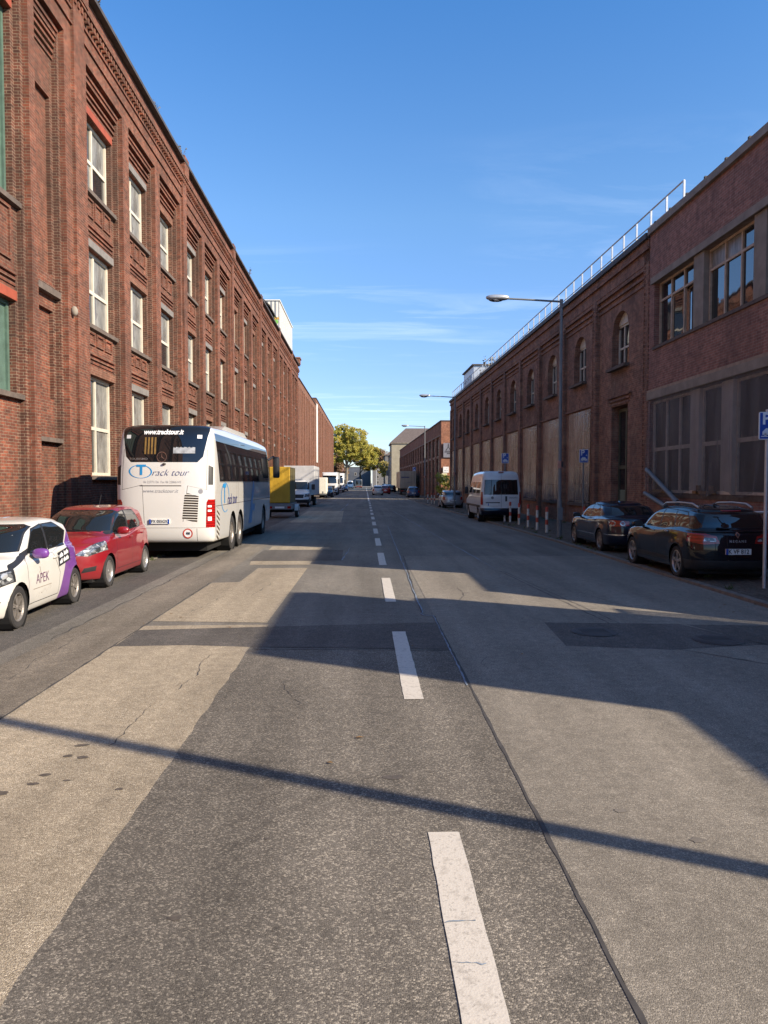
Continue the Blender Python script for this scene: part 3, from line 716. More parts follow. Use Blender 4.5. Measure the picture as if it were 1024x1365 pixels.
for a, b in ((22.0, 22.68), (18.55, 19.15)): MB().box(NX+.02, NX+.4, a, b, Z3, Z4).build('pillar', M['concrete'], Nb)
M['frame_t'] = plain('tan_wood_frame', (.5, .38, .27), .7, .25, 5)
for i, (a, b, cols) in enumerate(((22.7, 25.7, [.33, .66]), (19.17, 21.98, [.34, .67]), (16.2, 18.53, [.5]))):
    wd = b-a; mb, ys, zs = win_mesh(wd, Z4-Z3-.01, [.72], cols, .07, .035)
    f = mb.build('window', M['frame_t'], Nb, origin=(0, 0, 0)); f.rotation_euler = (0, 0, PI); f.location = (.18, b-NY, Z3+.003)
    pane_mesh(ys, zs, -.06, (lambda q, j: not (j == 0 and q > 0)) if i == 0 else (lambda q, j: j == 0 or q == 2) if i == 1 else None).build('pane', M['glass_win'], f, origin=(0, 0, 0))
    if i == 1: pane_mesh(ys, zs, -.06, lambda q, j: j == 1 and q < 2).build('painted_pane', M['glass_pale'], f, origin=(0, 0, 0))
    if i == 0:   # two casements of the first window stand ajar
        for q, an in ((1, .18), (2, -.12)):
            c = MB(); w0, w1 = ys[q]+.03, ys[q+1]-.03; zz0, zz1 = zs[0], zs[1]-.04
            c.box(-.03, .0, w0, w0+.05, zz0, zz1); c.box(-.03, .0, w1-.05, w1, zz0, zz1); c.box(-.03, .0, w0+.05, w1-.05, zz0, zz0+.05); c.box(-.03, .0, w0+.05, w1-.05, zz1-.05, zz1)
            cs = c.build('casement', M['frame_b'], f, origin=(0, (w0 if an > 0 else w1), 0)); cs.location = (-.05, (w0 if an > 0 else w1), 0); cs.rotation_euler = (0, 0, an)
            g_ = MB(); g_.add([(-.015, w0+.05, zz0+.05), (-.015, w1-.05, zz0+.05), (-.015, w1-.05, zz1-.05), (-.015, w0+.05, zz1-.05)], [(0, 1, 2, 3)])
            pn = g_.build('casement_pane', M['glass_win'], f, origin=(0, (w0 if an > 0 else w1), 0)); pn.location = cs.location; pn.rotation_euler = cs.rotation_euler
MB().box(NX+.42, NX+.46, NY+.1, 25.7, Z3, Z4).build('interior', M['under'], Nb)
# ground-floor glazing behind the net
M['glass_dim'] = plain('dusty_dark_pane', (.03, .03, .035), .5, .3, 3); M['pale_c'] = plain('pale_concrete', (.78, .69, .6), .9, .12, 2); M['frame_p'] = plain('pale_wood_frame', (.78, .66, .54), .7, .2, 5)
mb = MB(); mb.box(NX-.02, NX+.3, NY, 25.95, Z1-.16, Z1-.003); mb.build('sill', M['sill'], Nb)
mb = MB()
for a, b in ((22.15, 22.75), (20.1, 20.75), (17.6, 18.2)): MB().box(NX+.02, NX+.4, a, b, Z1, Z2-.3).build('pillar', M['pale_c'], Nb)
MB().box(NX-.13, NX+.4, NY, 25.96, Z2-.26, Z2-.003).build('lintel', M['concrete'], Nb)
for a, b, cols in ((22.77, 25.95, [.36, .69]), (20.77, 22.13, []), (18.22, 20.08, []), (16.2, 17.58, [.5])):
    wd = b-a; mb, ys, zs = win_mesh(wd, Z2-.31-Z1, [.47], cols, .08, .06)
    f = mb.build('window', M['frame_p'], Nb, origin=(0, 0, 0)); f.rotation_euler = (0, 0, PI); f.location = (.12, b-NY, Z1+.003)
    pane_mesh(ys, zs, -.06).build('pane', M['glass_dim'], f, origin=(0, 0, 0))
mb = MB(); mb.box(NX-.04, NX+.05, 24.2, 25.6, Z1, Z1+.1); mb.box(NX-.04, NX+.05, 21.2, 21.35, Z1, Z1+.25); mb.box(NX-.04, NX+.05, 22.0, 22.15, Z1, Z1+.25); mb.box(NX-.04, NX+.04, 21.0, 22.4, Z1+.001, Z1+.09)
mb.build('timber_batten', plain('raw_timber', (.35, .21, .10), .8, .25, 6), Nb)
def net():
    t = NT('dark_safety_net'); tr = t.new('ShaderNodeBsdfTransparent'); mx_ = t.new('ShaderNodeMixShader')
    n = t.noise(t.mapv(t.coord(), (1, 1.6, .25)), 1.6, 4)
    t.base(t.ramp(n, [(.3, (.10, .096, .096)), (.75, (.18, .172, .17))]), .8)
    t.set(mx_, 0, t.ramp(n, [(.25, .34), (.8, .70)])); t.t.links.new(tr.outputs[0], mx_.inputs[1]); t.t.links.new(t.bs.outputs[0], mx_.inputs[2])
    t.t.links.new(mx_.outputs[0], t.n['Material Output'].inputs[0]); return t.m
def sheetcloth(x, y0, y1, z0, z1, ny, nz, amp, seed):
    mb = MB(); rr = random.Random(seed); ph = [rr.uniform(0, 6) for _ in range(6)]; vs = []
    for i in range(ny+1):
        for j in range(nz+1):
            y = y0+(y1-y0)*i/ny; z = z0+(z1-z0)*j/nz; k = 1-j/nz
            d = amp*(math.sin(y*5.1+ph[0])*.5+math.sin(y*9.7+z*.6+ph[1])*.35+math.sin(y*2.3+z*1.1+ph[2])*.5)*(.25+k)
            zz = z + (1-j/nz)*.09*math.sin(y*3.3+ph[3])
            vs.append((x-.05-abs(d), y, zz))
    mb.add(vs, [(i*(nz+1)+j, (i+1)*(nz+1)+j, (i+1)*(nz+1)+j+1, i*(nz+1)+j+1) for i in range(ny) for j in range(nz)]); return mb
nt = wempty('safety_net', (NX-.05, NY, Z1)); tag(nt, 'dark translucent safety net hung over the ground floor windows of the brick hall', 'net')
sheetcloth(NX-.04, NY, 25.95, Z1+.02, Z2-.27, 120, 14, .09, 3).build('netting', net(), nt, smooth=True)
MB().box(NX-.09, NX-.03, NY, 26.04, Z2-.0, Z2+.09).build('batten', M['frame_b'], nt)
for i, (p, q, lb) in enumerate((((NX-.15, 25.8, 2.45), (NX-.4, 22.6, 1.38), 'upper grey pipe leaning diagonally under the left end of the net'), ((NX-.2, 25.8, 1.62), (NX-.5, 23.2, 1.22), 'lower grey pipe leaning on the wall between the saloon and the estate car'))):
    mb = MB(); mb.tube([p, q], .075, 12); mb.tube([(Vector(p).lerp(Vector(q), .93)), q], .09, 12); tag(mb.build('drain_pipe', M['pole'], origin=p, smooth=True), lb, 'pipe')
mb = MB(); mb.tube([(NX-.1, 19.4, 1.2), (NX-.1, 16.3, 1.35)], .035, 8); tag(mb.build('handrail', M['steel'], origin=(NX-.1, 19.4, 1.2), smooth=True), 'pale metal rail on the wall behind the black estate car', 'rail')

# unseen stepped wall, added and shaped for the shadows it casts on the road
Y_ = wempty('shadow_wall', (NX, 0, 0)); tag(Y_, 'brick yard wall with a barred gate beside the near brick hall', 'wall')
mb = MB(); mb.box(NX, NX+.4, -30, 2.15, 0, 4.55); mb.box(NX, NX+.4, 2.15, 7.0, 0, 7.05); mb.box(NX, NX+.4, 7., 7.5, 0, 5.7); mb.box(NX, NX+.4, 8.0, 9.05, 0, 2.9)
mb.prism([(8.0, 2.9), (9.05, 2.9), (9.05, 4.7)], 'x', NX, NX+.4)
mb.box(NX, NX+.4, 9.05, 11.75, 0, 4.84); mb.box(NX, NX+.4, 11.75, 16.1, 0, 7.05); mb.build('wall', M['brick_n'], Y_)
mb = MB()
for i in range(8): mb.box(NX+.18, NX+.22, 7.52+i*.066, 7.545+i*.066, 0, 3.9)
mb.box(NX+.17, NX+.23, 7.5, 8.0, 3.84, 3.9); mb.box(NX+.17, NX+.23, 7.5, 8., 1.0, 1.06); mb.build('gate', M['pole'], Y_)

# ------------------------------------------------------------------ right side: arched factory
ANG = .0152
Ab = empty('arched_factory', (NX+.02, 26.18, 0), ANG); tag(Ab, 'two storey dark brick factory with arched upper windows, netted ground floor and roof railing', 'factory')
AL = 54.0; AZ = 10.75
w_ = MB(); P0, P1, P2, PB = 0., .14, .28, .9      # x grows away from the street
def arch_hole(y0, y1, zs, zt, rise, yl, yr, z0, z1, xf, xb):
    """wall field yl..yr, z0..z1 with a segmental arched opening y0..y1 from zs to zt(+rise at the crown)"""
    n = 10; ym = (y0+y1)/2; hw = (y1-y0)/2
    w_.box(xf, xb, yl, y0, z0, z1); w_.box(xf, xb, y1, yr, z0, z1); w_.box(xf, xb, y0, y1, z0, zs)
    pts = [(y0+(y1-y0)*i/n, zt+rise*math.sqrt(max(0, 1-((2*i/n)-1)**2))) for i in range(n+1)]
    for (a, za), (b, zb_) in zip(pts, pts[1:]): w_.prism([(a, za), (b, zb_), (b, z1), (a, z1)], 'x', xf, xb)
    return pts
arches = []; pitch = 4.87
bays = [(0., 5.75)] + [(6.25+pitch*k, 6.25+pitch*k+4.4) for k in range(10)]
w_.box(P0, PB, 0, .55, 0, AZ-.5); bays[0] = (.55, 5.75)
for i, (a, b) in enumerate(bays):
    c = 3.25 if i == 0 else (a+b)/2+.05
    pr_ = bays[i+1][0] if i+1 < len(bays) else AL
    w_.box(P0, PB, b, pr_, 0, 9.75)                                  # pilaster
    arch_hole(c-.93, c+.93, 6.6, 7.95, .82, a, b, 5.3 if i else 5.05, 9.1, P1, PB)
    w_.box(P1-.05, PB, a, b, 9.1, 9.2); w_.box(P1-.09, PB, a, b, 9.34, 9.44); w_.box(P1, PB, a, b, 9.2, 9.34); w_.box(P1-.0, PB, a, b, 9.44, 9.6)
    w_.box(P0+.02, PB, a, b, 9.6, 9.75)
    if i:
        w_.box(P1, PB, a, b, 0, 1.0); w_.box(P1, PB, a, a+.6, 1.0, 5.3); w_.box(P1, PB, b-.6, b, 1.0, 5.3)
        w_.box(P0+.05, P1, a, b, 5.35, 5.43)
    else:
        w_.box(P1, PB, a, 2.35, .0, 5.05); w_.box(P1, PB, 4.15, b, 0, 5.05)
        for q in range(3): w_.box(P1-.03-.03*q, P1+.02, 2.2-.1*q, 4.3+.1*q, 5.1+.15*q, 5.18+.15*q)
    arches.append((c, a, b))
    if i < 3:
        z = .3
        while z < 9.5: w_.box(P0-.035, P0+.02, b+.02, b+.1, z, z+.077); w_.box(P0-.035, P0+.02, pr_-.1, pr_-.02, z+.077, z+.15); z += .154
z = .3
while z < 9.7: w_.box(P0-.035, P0+.02, .02, .1, z, z+.077); w_.box(P0-.035, P0+.02, .42, .5, z+.077, z+.15); z += .154
w_.box(P0, PB, 0, AL, 9.75, 10.2); w_.box(P0-.1, PB, -.0, AL, 10.2, 10.3); w_.box(P0-.06, PB, 0, AL, 10.3, 10.55)
w_.box(PB, 7, 0.02, .4, 0, AZ-.3); w_.box(PB, 7, AL-.4, AL, 0, AZ-.3)
w_.build('wall', M['brick_r'], Ab)
mb = MB(); mb.box(P0-.18, PB+.1, -.0, AL+.05, 10.55, AZ); mb.build('coping', M['coping'], Ab)
MB().box(PB, 7, .4, AL-.4, AZ-.6, AZ-.5).build('roof', M['roof'], Ab)
MB().box(PB+.02, PB+.08, .5, AL-.5, .1, 9.).build('interior', M['under'], Ab)
# arched windows: frame + panes, white blind board in the arch
for i, (c, a, b) in enumerate(arches):
    if i == 0:
        mb, ys, zs = win_mesh(1.84, 1.72, [.46], [.33, .66], .08, .04)
        FR = mb.build('window', M['frame_w'], Ab); FR.rotation_euler = (0, 0, PI)
        pane_mesh(ys, zs, -.05).build('pane', M['glass_win'], FR)
        t = MB(); t.prism([(.03+1.78*k/10, 1.72+ .72*math.sqrt(max(0, 1-(2*k/10-1)**2))) for k in range(11)][::-1], 'x', -.08, .04)
        t.build('arch_board', M['frame_w'], FR)
        MB().box(-.1, .5, -.1, 1.94, -.12, -.003).build('sill', M['sill'], FR)
        f = FR
    else: f = clone(FR, Ab)
    f.location = (P1+.27, c+.92, 6.6)
    if i:
        mb, ys, zs = win_mesh(b-a-1.24, 4.2, [.2, .4, .6, .8], [.25, .5, .75], .08, .03)
        if i == 1: G1 = mb.build('ground_window', M['frame_b'], Ab); pane_mesh(ys, zs, -.05).build('pane', M['glass_far'], G1); MB().box(-.1, .34, -.1, b-a-1.14, -.14, -.003).build('sill', M['sill'], G1); f = G1; f.rotation_euler = (0, 0, PI)
        else: f = clone(G1, Ab)
        f.location = (P1+.25, b-.62, 1.05)
# door
mb = MB(); mb.box(P1+.3, P1+.4, 2.35, 2.45, 0, 4.98); mb.box(P1+.3, P1+.4, 4.05, 4.15, 0, 4.98); mb.box(P1+.3, P1+.4, 2.45, 4.05, 2.55, 2.68); mb.box(P1+.3, P1+.4, 2.45, 4.05, 4.85, 4.98); mb.box(P1+.28, P1+.38, 3.2, 3.3, .05, 4.85)
d_ = mb.build('door', plain('olive_door_paint', (.10, .10, .065), .6, .3, 3), Ab)
mb = MB(); mb.box(P1+.34, P1+.36, 2.45, 3.2, .05, 1.7); mb.box(P1+.34, P1+.36, 3.3, 4.05, .05, 1.7); mb.build('door_panel', plain('pale_green_door_panel', (.17, .22, .17), .6, .3, 2), d_)
mb = MB()
for a, b in ((2.45, 3.2), (3.3, 4.05)):
    mb.box(P1+.34, P1+.36, a, b, 1.7, 2.55); mb.box(P1+.34, P1+.36, a, b, 2.68, 4.85)
mb.build('pane', M['glass_win'], d_)
# plastic sheets over the ground-floor windows
def plastic():
    t = NT('grey_plastic_sheet'); p = t.coord(); n = t.noise(t.mapv(p, (1, 1.4, .3)), 1.3, 4)
    tr = t.new('ShaderNodeBsdfTransparent'); mx_ = t.new('ShaderNodeMixShader')
    t.base(t.ramp(n, [(.3, (.165, .158, .155)), (.75, (.22, .212, .205))]), .16); t.set(t.bs, 'Specular IOR Level', .6); t.bump(t.noise(t.mapv(p, (1, 2.2, .5)), 2.4, 3), .5, .08)
    t.set(mx_, 0, t.ramp(n, [(.3, .6), (.7, .82)])); t.t.links.new(tr.outputs[0], mx_.inputs[1]); t.t.links.new(t.bs.outputs[0], mx_.inputs[2])
    t.t.links.new(mx_.outputs[0], t.n['Material Output'].inputs[0]); return t.m
M['plastic'] = plastic()
ORD = ['first', 'second', 'third', 'fourth', 'fifth', 'sixth', 'seventh', 'eighth', 'ninth', 'tenth']
for i, (c, a, b) in enumerate(arches[1:]):
    mb = sheetcloth(0, 0, b-a-1.1, .0, 4.25, 16, 8, .035, 20+i)
    o = tag(mb.build('plastic_sheet', M['plastic'], smooth=True), f'grey plastic sheet over a tall ground floor window, {ORD[i]} from the olive door', 'sheet', 'plastic sheets on the arched factory')
    m4 = Ab.matrix_basis @ Matrix.Translation((P1+.02, a+.55, 1.03)); o.location = m4.translation; o.rotation_euler = (0, 0, ANG)
# roof railing
rr_ = empty('roof_railing', (NX+.25, 24.0, 10.2), ANG); tag(rr_, 'long galvanised two bar railing along the roof edge of the arched factory', 'railing')
MB().tube([(0, 0, 1.5), (0, 56, 1.5)], .028, 6).build('top_rail', M['steel'], rr_, smooth=True)
MB().tube([(0, 0, .95), (0, 56, .95)], .022, 6).build('middle_rail', M['steel'], rr_, smooth=True)
ps = None
for i in range(43):
    if ps is None: ps = MB().box(-.03, .03, -.03, .03, 0.1, 1.5).build('post', M['steel'], rr_); q = ps
    else: q = ps.copy(); C.objects.link(q)
    q.location = (0, i*1.333, 0)
for (s_, h, lb, cl_) in ((20.5, 1.3, 'small reddish shrub behind the roof railing above the lamp', 'leaf_r'), (33, 2.0, 'yellowish bush growing on the roof behind the railing', 'leaf_dry'), (36.5, 1.5, 'lower dry bush on the roof next to the yellowish one', 'leaf_dry')):
    shrub('roof_shrub', lb, NX+.5-s_*.0152, 26.2+s_, 10.2, h, 9, 'shrub', 'shrubs on the arched factory roof', cl_)
rh = empty('roof_hut', (NX+.4-.0152*42, 67, 10.2), ANG); tag(rh, 'small pale metal hut behind the far end of the roof railing', 'roof hut')
MB().box(0, 3, 0, 6, 0, 2.3).build('wall', M['steel'], rh); MB().box(-.15, 3.1, -.15, 6.1, 2.3, 2.42).build('roof', M['coping'], rh)

# ------------------------------------------------------------------ right side: ribbed factory beyond the gap
A3 = .0134; B3 = empty('pillared_factory', (9.0, 88, 0), A3); tag(B3, 'brown brick factory with tall dark pilasters and a sunlit orange end wall', 'factory')
w_ = MB(); L3 = 82; Z_ = 9.35
w_.box(.2, .9, 0.3, L3, 0, 8.0); w_.box(.0, .9, 0.3, L3, 7.6, Z_-.12)
n = 17
for i in range(n+1):
    y = .3+i*(L3-1.3)/n; w_.box(-.02, .25, y, y+1.9, 0, 7.6)
w_.build('wall', M['brick_r'], B3)
MB().box(0., 6, 0, .3, 0, Z_-.12).build('end_wall', M['brick_o'], B3)
MB().box(-.1, 6.1, -.05, L3+.05, Z_-.12, Z_).build('coping', M['coping'], B3)
MB().box(-.06, .0, .3, L3, 7.55, 7.68).build('ledge', M['concrete'], B3)
MB().box(.9, 6, L3-.4, L3, 0, Z_-.2).build('back_wall', M['brick_r'], B3)
blk = None
for i in range(n):
    y = .3+i*(L3-1.3)/n+1.9; wd = (L3-1.3)/n-1.9
    if blk is None:
        blk = MB().box(.14, .2, 0, wd, 1.4, 7.3).build('window', M['coping'], B3)
        mb = MB()
        for (a, b) in ((1.5, 2.2), (2.6, 4.9), (5.3, 7.2)): mb.add([(.137, .15, a), (.137, wd-.15, a), (.137, wd-.15, b), (.137, .15, b)], [(0, 1, 2, 3)])
        mb.build('pane', M['glass_far'], blk)
        MB().box(.02, .2, 0.02, wd-.02, 4.95, 5.25).build('concrete_block', M['concrete'], blk); q = blk
    else: q = clone(blk, B3)
    q.location = (0, y, 0)
mb = MB()
for j in range(9): mb.box(1.3, 1.75, -.03, 0, 5.7+j*.38, 6.02+j*.38)
mb.build('glass_block_strip', M['frame_w'], B3)
MB().box(1.35, 1.7, -.02, 0, 3.9, 4.9).build('side_window', M['glass_win'], B3)
def board(name, lb, x0, x1, z0, z1, mat, y=87.9):
    o = wempty(name, ((x0+x1)/2, y, z0)); tag(o, lb, 'sign')
    MB().box(x0, x1, y-.05, y, z0, z1).build('panel', mat, o)
    return o
o = board('wall_sign', 'large grey sign with a dark triangular tower emblem on the orange end wall', 9.25, 10.4, 4.95, 6.65, plain('grey_sign_board', (.22, .22, .26), .5, .1, 3))
shape2d(o, [[(-.03, .8), (.03, .8), (.07, .45), (-.07, .45)], [(-.08, .42), (.08, .42), (.12, .3), (-.12, .3)], [(-.12, .28), (-.04, .28), (-.2, .0), (-.36, -.05)], [(.12, .28), (.04, .28), (.2, .0), (.36, -.05)], [(-.46, -.28), (.46, -.28), (.46, -.24), (-.46, -.24)]], M['text_dark'], (0, -.05, .85), 'south', 'emblem')
shape2d(o, [[(x, -.2), (x+.075, -.2), (x+.06, -.2+h), (x+.012, -.2+h)] for x, h in zip([-.42+.095*i for i in range(9)], (.13, .1, .16, .12, .17, .11, .15, .1, .16))] + [[(x, -.45), (x+.07, -.45), (x+.07, -.33), (x, -.33)] for x in (-.16, -.07, .02, .11)], M['text_dark'], (0, -.05, .85), 'south', 'lettering')
o = board('wall_sign', 'upper white square notice on the orange end wall', 9.22, 9.9, 3.15, 3.85, M['signwhite'])
shape2d(o, [[(-.2, -.14), (.0, -.14), (.0, -.08), (-.2, -.08)], [(.1, -.13), (.18, -.13), (.18, -.07), (.1, -.07)], [(.08, .08), (.12, .08), (.12, .18), (.08, .18)]], M['pole'], (0, -.05, .35), 'south', 'lettering')
o = board('wall_sign', 'lower cream notice on the orange end wall, under the white square one', 9.06, 9.7, 2.0, 3.1, plain('cream_notice', (.68, .62, .45), .5, .1, 4))
shape2d(o, [[(-.2, y), (.2, y), (.2, y+.05), (-.2, y+.05)] for y in (-.3, -.1, .1, .3)], M['concrete'], (0, -.05, .55), 'south', 'lettering')

# ------------------------------------------------------------------ far end of the street
def house(name, lb, x0, x1, y0, y1, z, wallm, roofz=None, win=None, cols=3, rows=3, roofm=None, cat='house', ridge=None):
    o = wempty(name, ((x0+x1)/2, y0, 0)); tag(o, lb, cat)
    MB().box(x0, x1, y0, y1, 0, z).build('wall', wallm, o)
    if roofz:
        xm, ya, yb = (x0+x1)/2, y0+min(3.5, (y1-y0)/3), y1-min(3.5, (y1-y0)/3); e = .35
        mb = MB(); mb.add([(x0-e, y0-e, z-.02), (x1+e, y0-e, z-.02), (x1+e, y1+e, z-.02), (x0-e, y1+e, z-.02), (xm, ya, roofz), (xm, yb, roofz)], [(0, 1, 4), (1, 2, 5, 4), (2, 3, 5), (3, 0, 4, 5), (3, 2, 1, 0)])
        if ridge: mb = MB(); ym = (y0+y1)/2; mb.add([(x0-e, y0-e, z-.02), (x1+e, y0-e, z-.02), (x1+e, y1+e, z-.02), (x0-e, y1+e, z-.02), (ridge[0], ym, roofz), (ridge[1], ym, roofz)], [(0, 1, 5, 4), (1, 2, 5), (2, 3, 4, 5), (3, 0, 4), (3, 2, 1, 0)]); MB().box(x0-.3, x1+.3, y0-.3, y1+.3, z-.3, z-.025).build('cornice', M['concrete'], o)
        mb.build('roof', roofm or M['rooftile'], o)
    else: MB().box(x0-.15, x1+.15, y0-.15, y1+.15, z, z+.25).build('coping', M['coping'], o)
    sd = -1 if x0 > 0 else 1
    xs = x0 if x0 > 0 else x1
    for j in range(rows):
        zb_ = 1.2+j*(z-1.)/rows
        for i in range(cols):
            y = y0+(y1-y0)*(i+.5)/cols-.6
            f = MB().box(xs, xs+sd*.06, y, y+1.2, zb_, zb_+1.7).build('window', M['frame_w'], o)
            MB().box(xs+sd*.06, xs+sd*.07, y+.1, y+1.1, zb_+.1, zb_+1.6).build('pane', M['glass_far'], f)
        for k in range(2):
            x = x0+(x1-x0)*(k+.5)/2-.5
            f = MB().box(x, x+1., y0-.06, y0, zb_, zb_+1.6).build('window', M['frame_w'], o)
            MB().box(x+.1, x+.9, y0-.07, y0-.06, zb_+.1, zb_+1.5).build('pane', M['glass_far'], f)
    return o
M['rooftile'] = plain('brown_roof_tiles', (.13, .10, .085), .85, .3, 2.5, bump=.5, bscale=9)
M['plaster_y'] = plain('pale_yellow_plaster', (.33, .295, .215), .9, .15, 1.2); M['plaster_g'] = plain('grey_plaster', (.17, .16, .15), .9, .2, 1.2)
M['plaster_d'] = plain('dark_bluish_plaster', (.09, .10, .12), .9, .3, .3); M['plaster_w'] = plain('white_plaster', (.55, .53, .5), .9, .15, 1.2); M['plaster_r'] = plain('dusky_red_plaster', (.22, .1, .075), .9, .2, 1.2)
house('plaster_house', 'pale yellow corner house with a brown hipped roof behind the pillared factory', 6.6, 21, 186, 200, 12.0, M['plaster_y'], 16.0, cols=3, rows=3, ridge=(10.5, 17.5))
house('brick_house', 'narrow dusky red house past the pale yellow corner house', 7.2, 14, 214, 232, 9.8, M['plaster_r'], None, cols=4, rows=3)
house('plaster_house', 'grey house low between the far trees on the right', 7.0, 14, 262, 285, 11.5, M['plaster_g'], 14., cols=4, rows=3)
house('plaster_house', 'dark grey low building closing the street under the trees', -30, 3.0, 400, 412, 10., M['plaster_d'], None, cols=2, rows=2)
house('plaster_house', 'grey plastered block at the far end of the street right of the trees', 4., 14, 380, 400, 9.5, M['plaster_g'], 12.5, cols=2, rows=3)
house('plaster_house', 'reddish block hidden behind the plane trees at the end of the left side', -20, -9.5, 300, 330, 11, M['plaster_r'], 14, cols=3, rows=3)

# trees
def leafmat(name, c):
    t = NT(name); g = t.new('ShaderNodeNewGeometry'); r_ = g.outputs['Random Per Island']
    n = t.noise(g.outputs['Position'], .35, 3)
    k = t.math('ADD', t.math('MULTIPLY', r_, .55), t.math('MULTIPLY', t.ramp(n, [(.3, 0.), (.7, 1.)]), .45))
    t.base(t.ramp(k, [(i/(len(c)-1), q) for i, q in enumerate(c)]), .6)
    tl = t.new('ShaderNodeBsdfTranslucent'); t.set(tl, 'Color', t.ramp(k, [(i/(len(c)-1), tuple(min(1, x*1.2) for x in q)) for i, q in enumerate(c)]))
    mx_ = t.new('ShaderNodeMixShader'); t.set(mx_, 0, .35); t.t.links.new(t.bs.outputs[0], mx_.inputs[1]); t.t.links.new(tl.outputs[0], mx_.inputs[2])
    t.t.links.new(mx_.outputs[0], t.n['Material Output'].inputs[0]); return t.m
M['crown_y'] = leafmat('autumn_plane_leaves', [(.14, .155, .03), (.29, .28, .045), (.44, .37, .06), (.46, .30, .08)])
M['crown_o'] = leafmat('yellow_plane_leaves', [(.16, .17, .03), (.36, .29, .05), (.42, .29, .06)])
M['crown_b'] = leafmat('reddish_thin_leaves', [(.16, .09, .055), (.26, .155, .09), (.28, .2, .1)])
M['crown_g'] = leafmat('green_bush_leaves', [(.03, .06, .015), (.09, .12, .03), (.2, .17, .05)])
M['bark'] = plain('plane_bark', (.2, .165, .12), .9, .45, 1.5, bump=.3)
M['bark_d'] = plain('dark_bark', (.06, .05, .04), .9, .4, 1.5, bump=.3)
def tree(name, lb, x, y, h, crown, leafm, barkm, nclump, leaf, seed, trunk_r=.4, fork=.3, lean=0., group=None, per=70):
    """crown: list of ellipsoids (dx, dy, z, rx, ry, rz)"""
    rr = random.Random(seed); o = wempty(name, (x, y, 0)); tag(o, lb, 'tree', group)
    tk = MB(); zf = h*fork
    tk.tube([(x, y, -.1), (x+.05, y, zf*.5), (x+lean*.3, y, zf)], trunk_r, 10, trunk_r*.7)
    lf = MB(); tot = sum(c[3]*c[4]*c[5] for c in crown)
    for c in crown:
        cx, cy, cz = x+c[0], y+c[1], c[2]; n = max(4, int(nclump*c[3]*c[4]*c[5]/tot))
        p0 = Vector((x+lean*.3, y, zf)); p2 = Vector((cx, cy, cz)); pm = p0.lerp(p2, .5)+Vector((rr.uniform(-.4, .4), rr.uniform(-.4, .4), rr.uniform(-.3, .6)))
        tk.tube([p0-Vector((0, 0, .3)), pm, p2], trunk_r*.45, 6, trunk_r*.12)
        for i in range(n):
            while 1:
                d = Vector([rr.uniform(-1, 1) for _ in range(3)])
                if d.length < 1: break
            d = d.normalized()*(d.length**.5)
            q = Vector((cx+d.x*c[3], cy+d.y*c[4], cz+d.z*c[5]))
            if i % 3 == 0: tk.tube([p2, p2.lerp(q, .55)+Vector((0, 0, rr.uniform(-.3, .2))), q], trunk_r*.10, 4, .02)
            cs = rr.uniform(.45, 1.2)*leaf*3.3
            for _ in range(per):
                while 1:
                    e = Vector([rr.uniform(-1, 1) for _ in range(3)])
                    if e.length < 1: break
                e = Vector((e.x, e.y, e.z*.75)); s_ = leaf*rr.uniform(.5, 1.1)
                u = Vector([rr.uniform(-1, 1) for _ in range(3)]).normalized(); v = u.orthogonal().normalized()*s_*.6; u = u*s_
                k = q+e*cs; lf.add([k-u, k-v, k+u, k+v], [(0, 1, 2, 3)])
    tk.build('trunk', barkm, o); lf.build('crown', leafm, o)
    return o
tree('plane_tree', 'big autumn plane tree with yellow green crown at the end of the left factories', -6.6, 262, 22.5,
     [(-2.5, 0, 17.5, 4.6, 4.5, 4.2), (2.6, -1, 17.0, 4.6, 4.5, 4.0), (-3.8, -1, 11.8, 3.6, 4, 3.4), (5.6, 0, 13.2, 4.2, 4.5, 4.0), (0.6, -2, 13.2, 4.5, 3.5, 3.4), (8.0, 1, 10.2, 2.8, 3.5, 2.6), (-.5, 1, 20, 3.4, 3.5, 2.2)],
     M['crown_y'], M['bark'], 460, .34, 5, .62, .33, .6, per=52)
tree('plane_tree', 'second plane tree behind the big one, with a low yellow branch over the oncoming bus', -1.8, 292, 19,
     [(0, 0, 13, 5.5, 4.5, 4.5), (3.2, -1, 8.8, 3.8, 3.5, 2.0), (5.5, 0, 12.5, 3.6, 4, 3.6)], M['crown_o'], M['bark_d'], 230, .34, 6, .5, .3, -1)
tree('plane_tree', 'thin reddish tree on the left, squeezed behind the big plane tree', -11.5, 285, 17, [(0, 0, 11, 4, 4, 5), (2, 0, 6.5, 3.5, 3, 2.5)], M['crown_b'], M['bark'], 70, .4, 7, .4, .3, 0)
tree('street_tree', 'sparse reddish tree on the right side of the far street', 8.2, 290, 16, [(0, 0, 12.5, 2.6, 3, 2.6), (-1.6, 0, 9.5, 2.0, 3, 2.4), (1.8, 0, 9, 2., 2.5, 2.)], M['crown_b'], M['bark_d'], 60, .35, 8, .28, .3, 0, per=38)
tree('street_tree', 'small yellowish street tree on the right, in front of the grey far house', 6.2, 236, 9.5, [(0, 0, 7, 1.9, 2, 2.2), (-.6, 0, 5.2, 1.4, 2, 1.2)], M['crown_o'], M['bark_d'], 30, .3, 9, .18, .3, 0, per=40)
M['crown_g2'] = leafmat('yellow_green_bush_leaves', [(.12, .18, .03), (.35, .36, .06), (.5, .42, .08)])
tree('bush', 'bushy green and yellow shrub at the foot of the orange end wall', 9.15, 84.5, 3.3, [(0, 0, 1.7, 1.0, .9, 1.1), (-.5, -.3, 2.5, .8, .7, .5)], M['crown_g2'], M['bark_d'], 40, .13, 10, .05, .2, 0, per=40)['category'] = 'shrub'
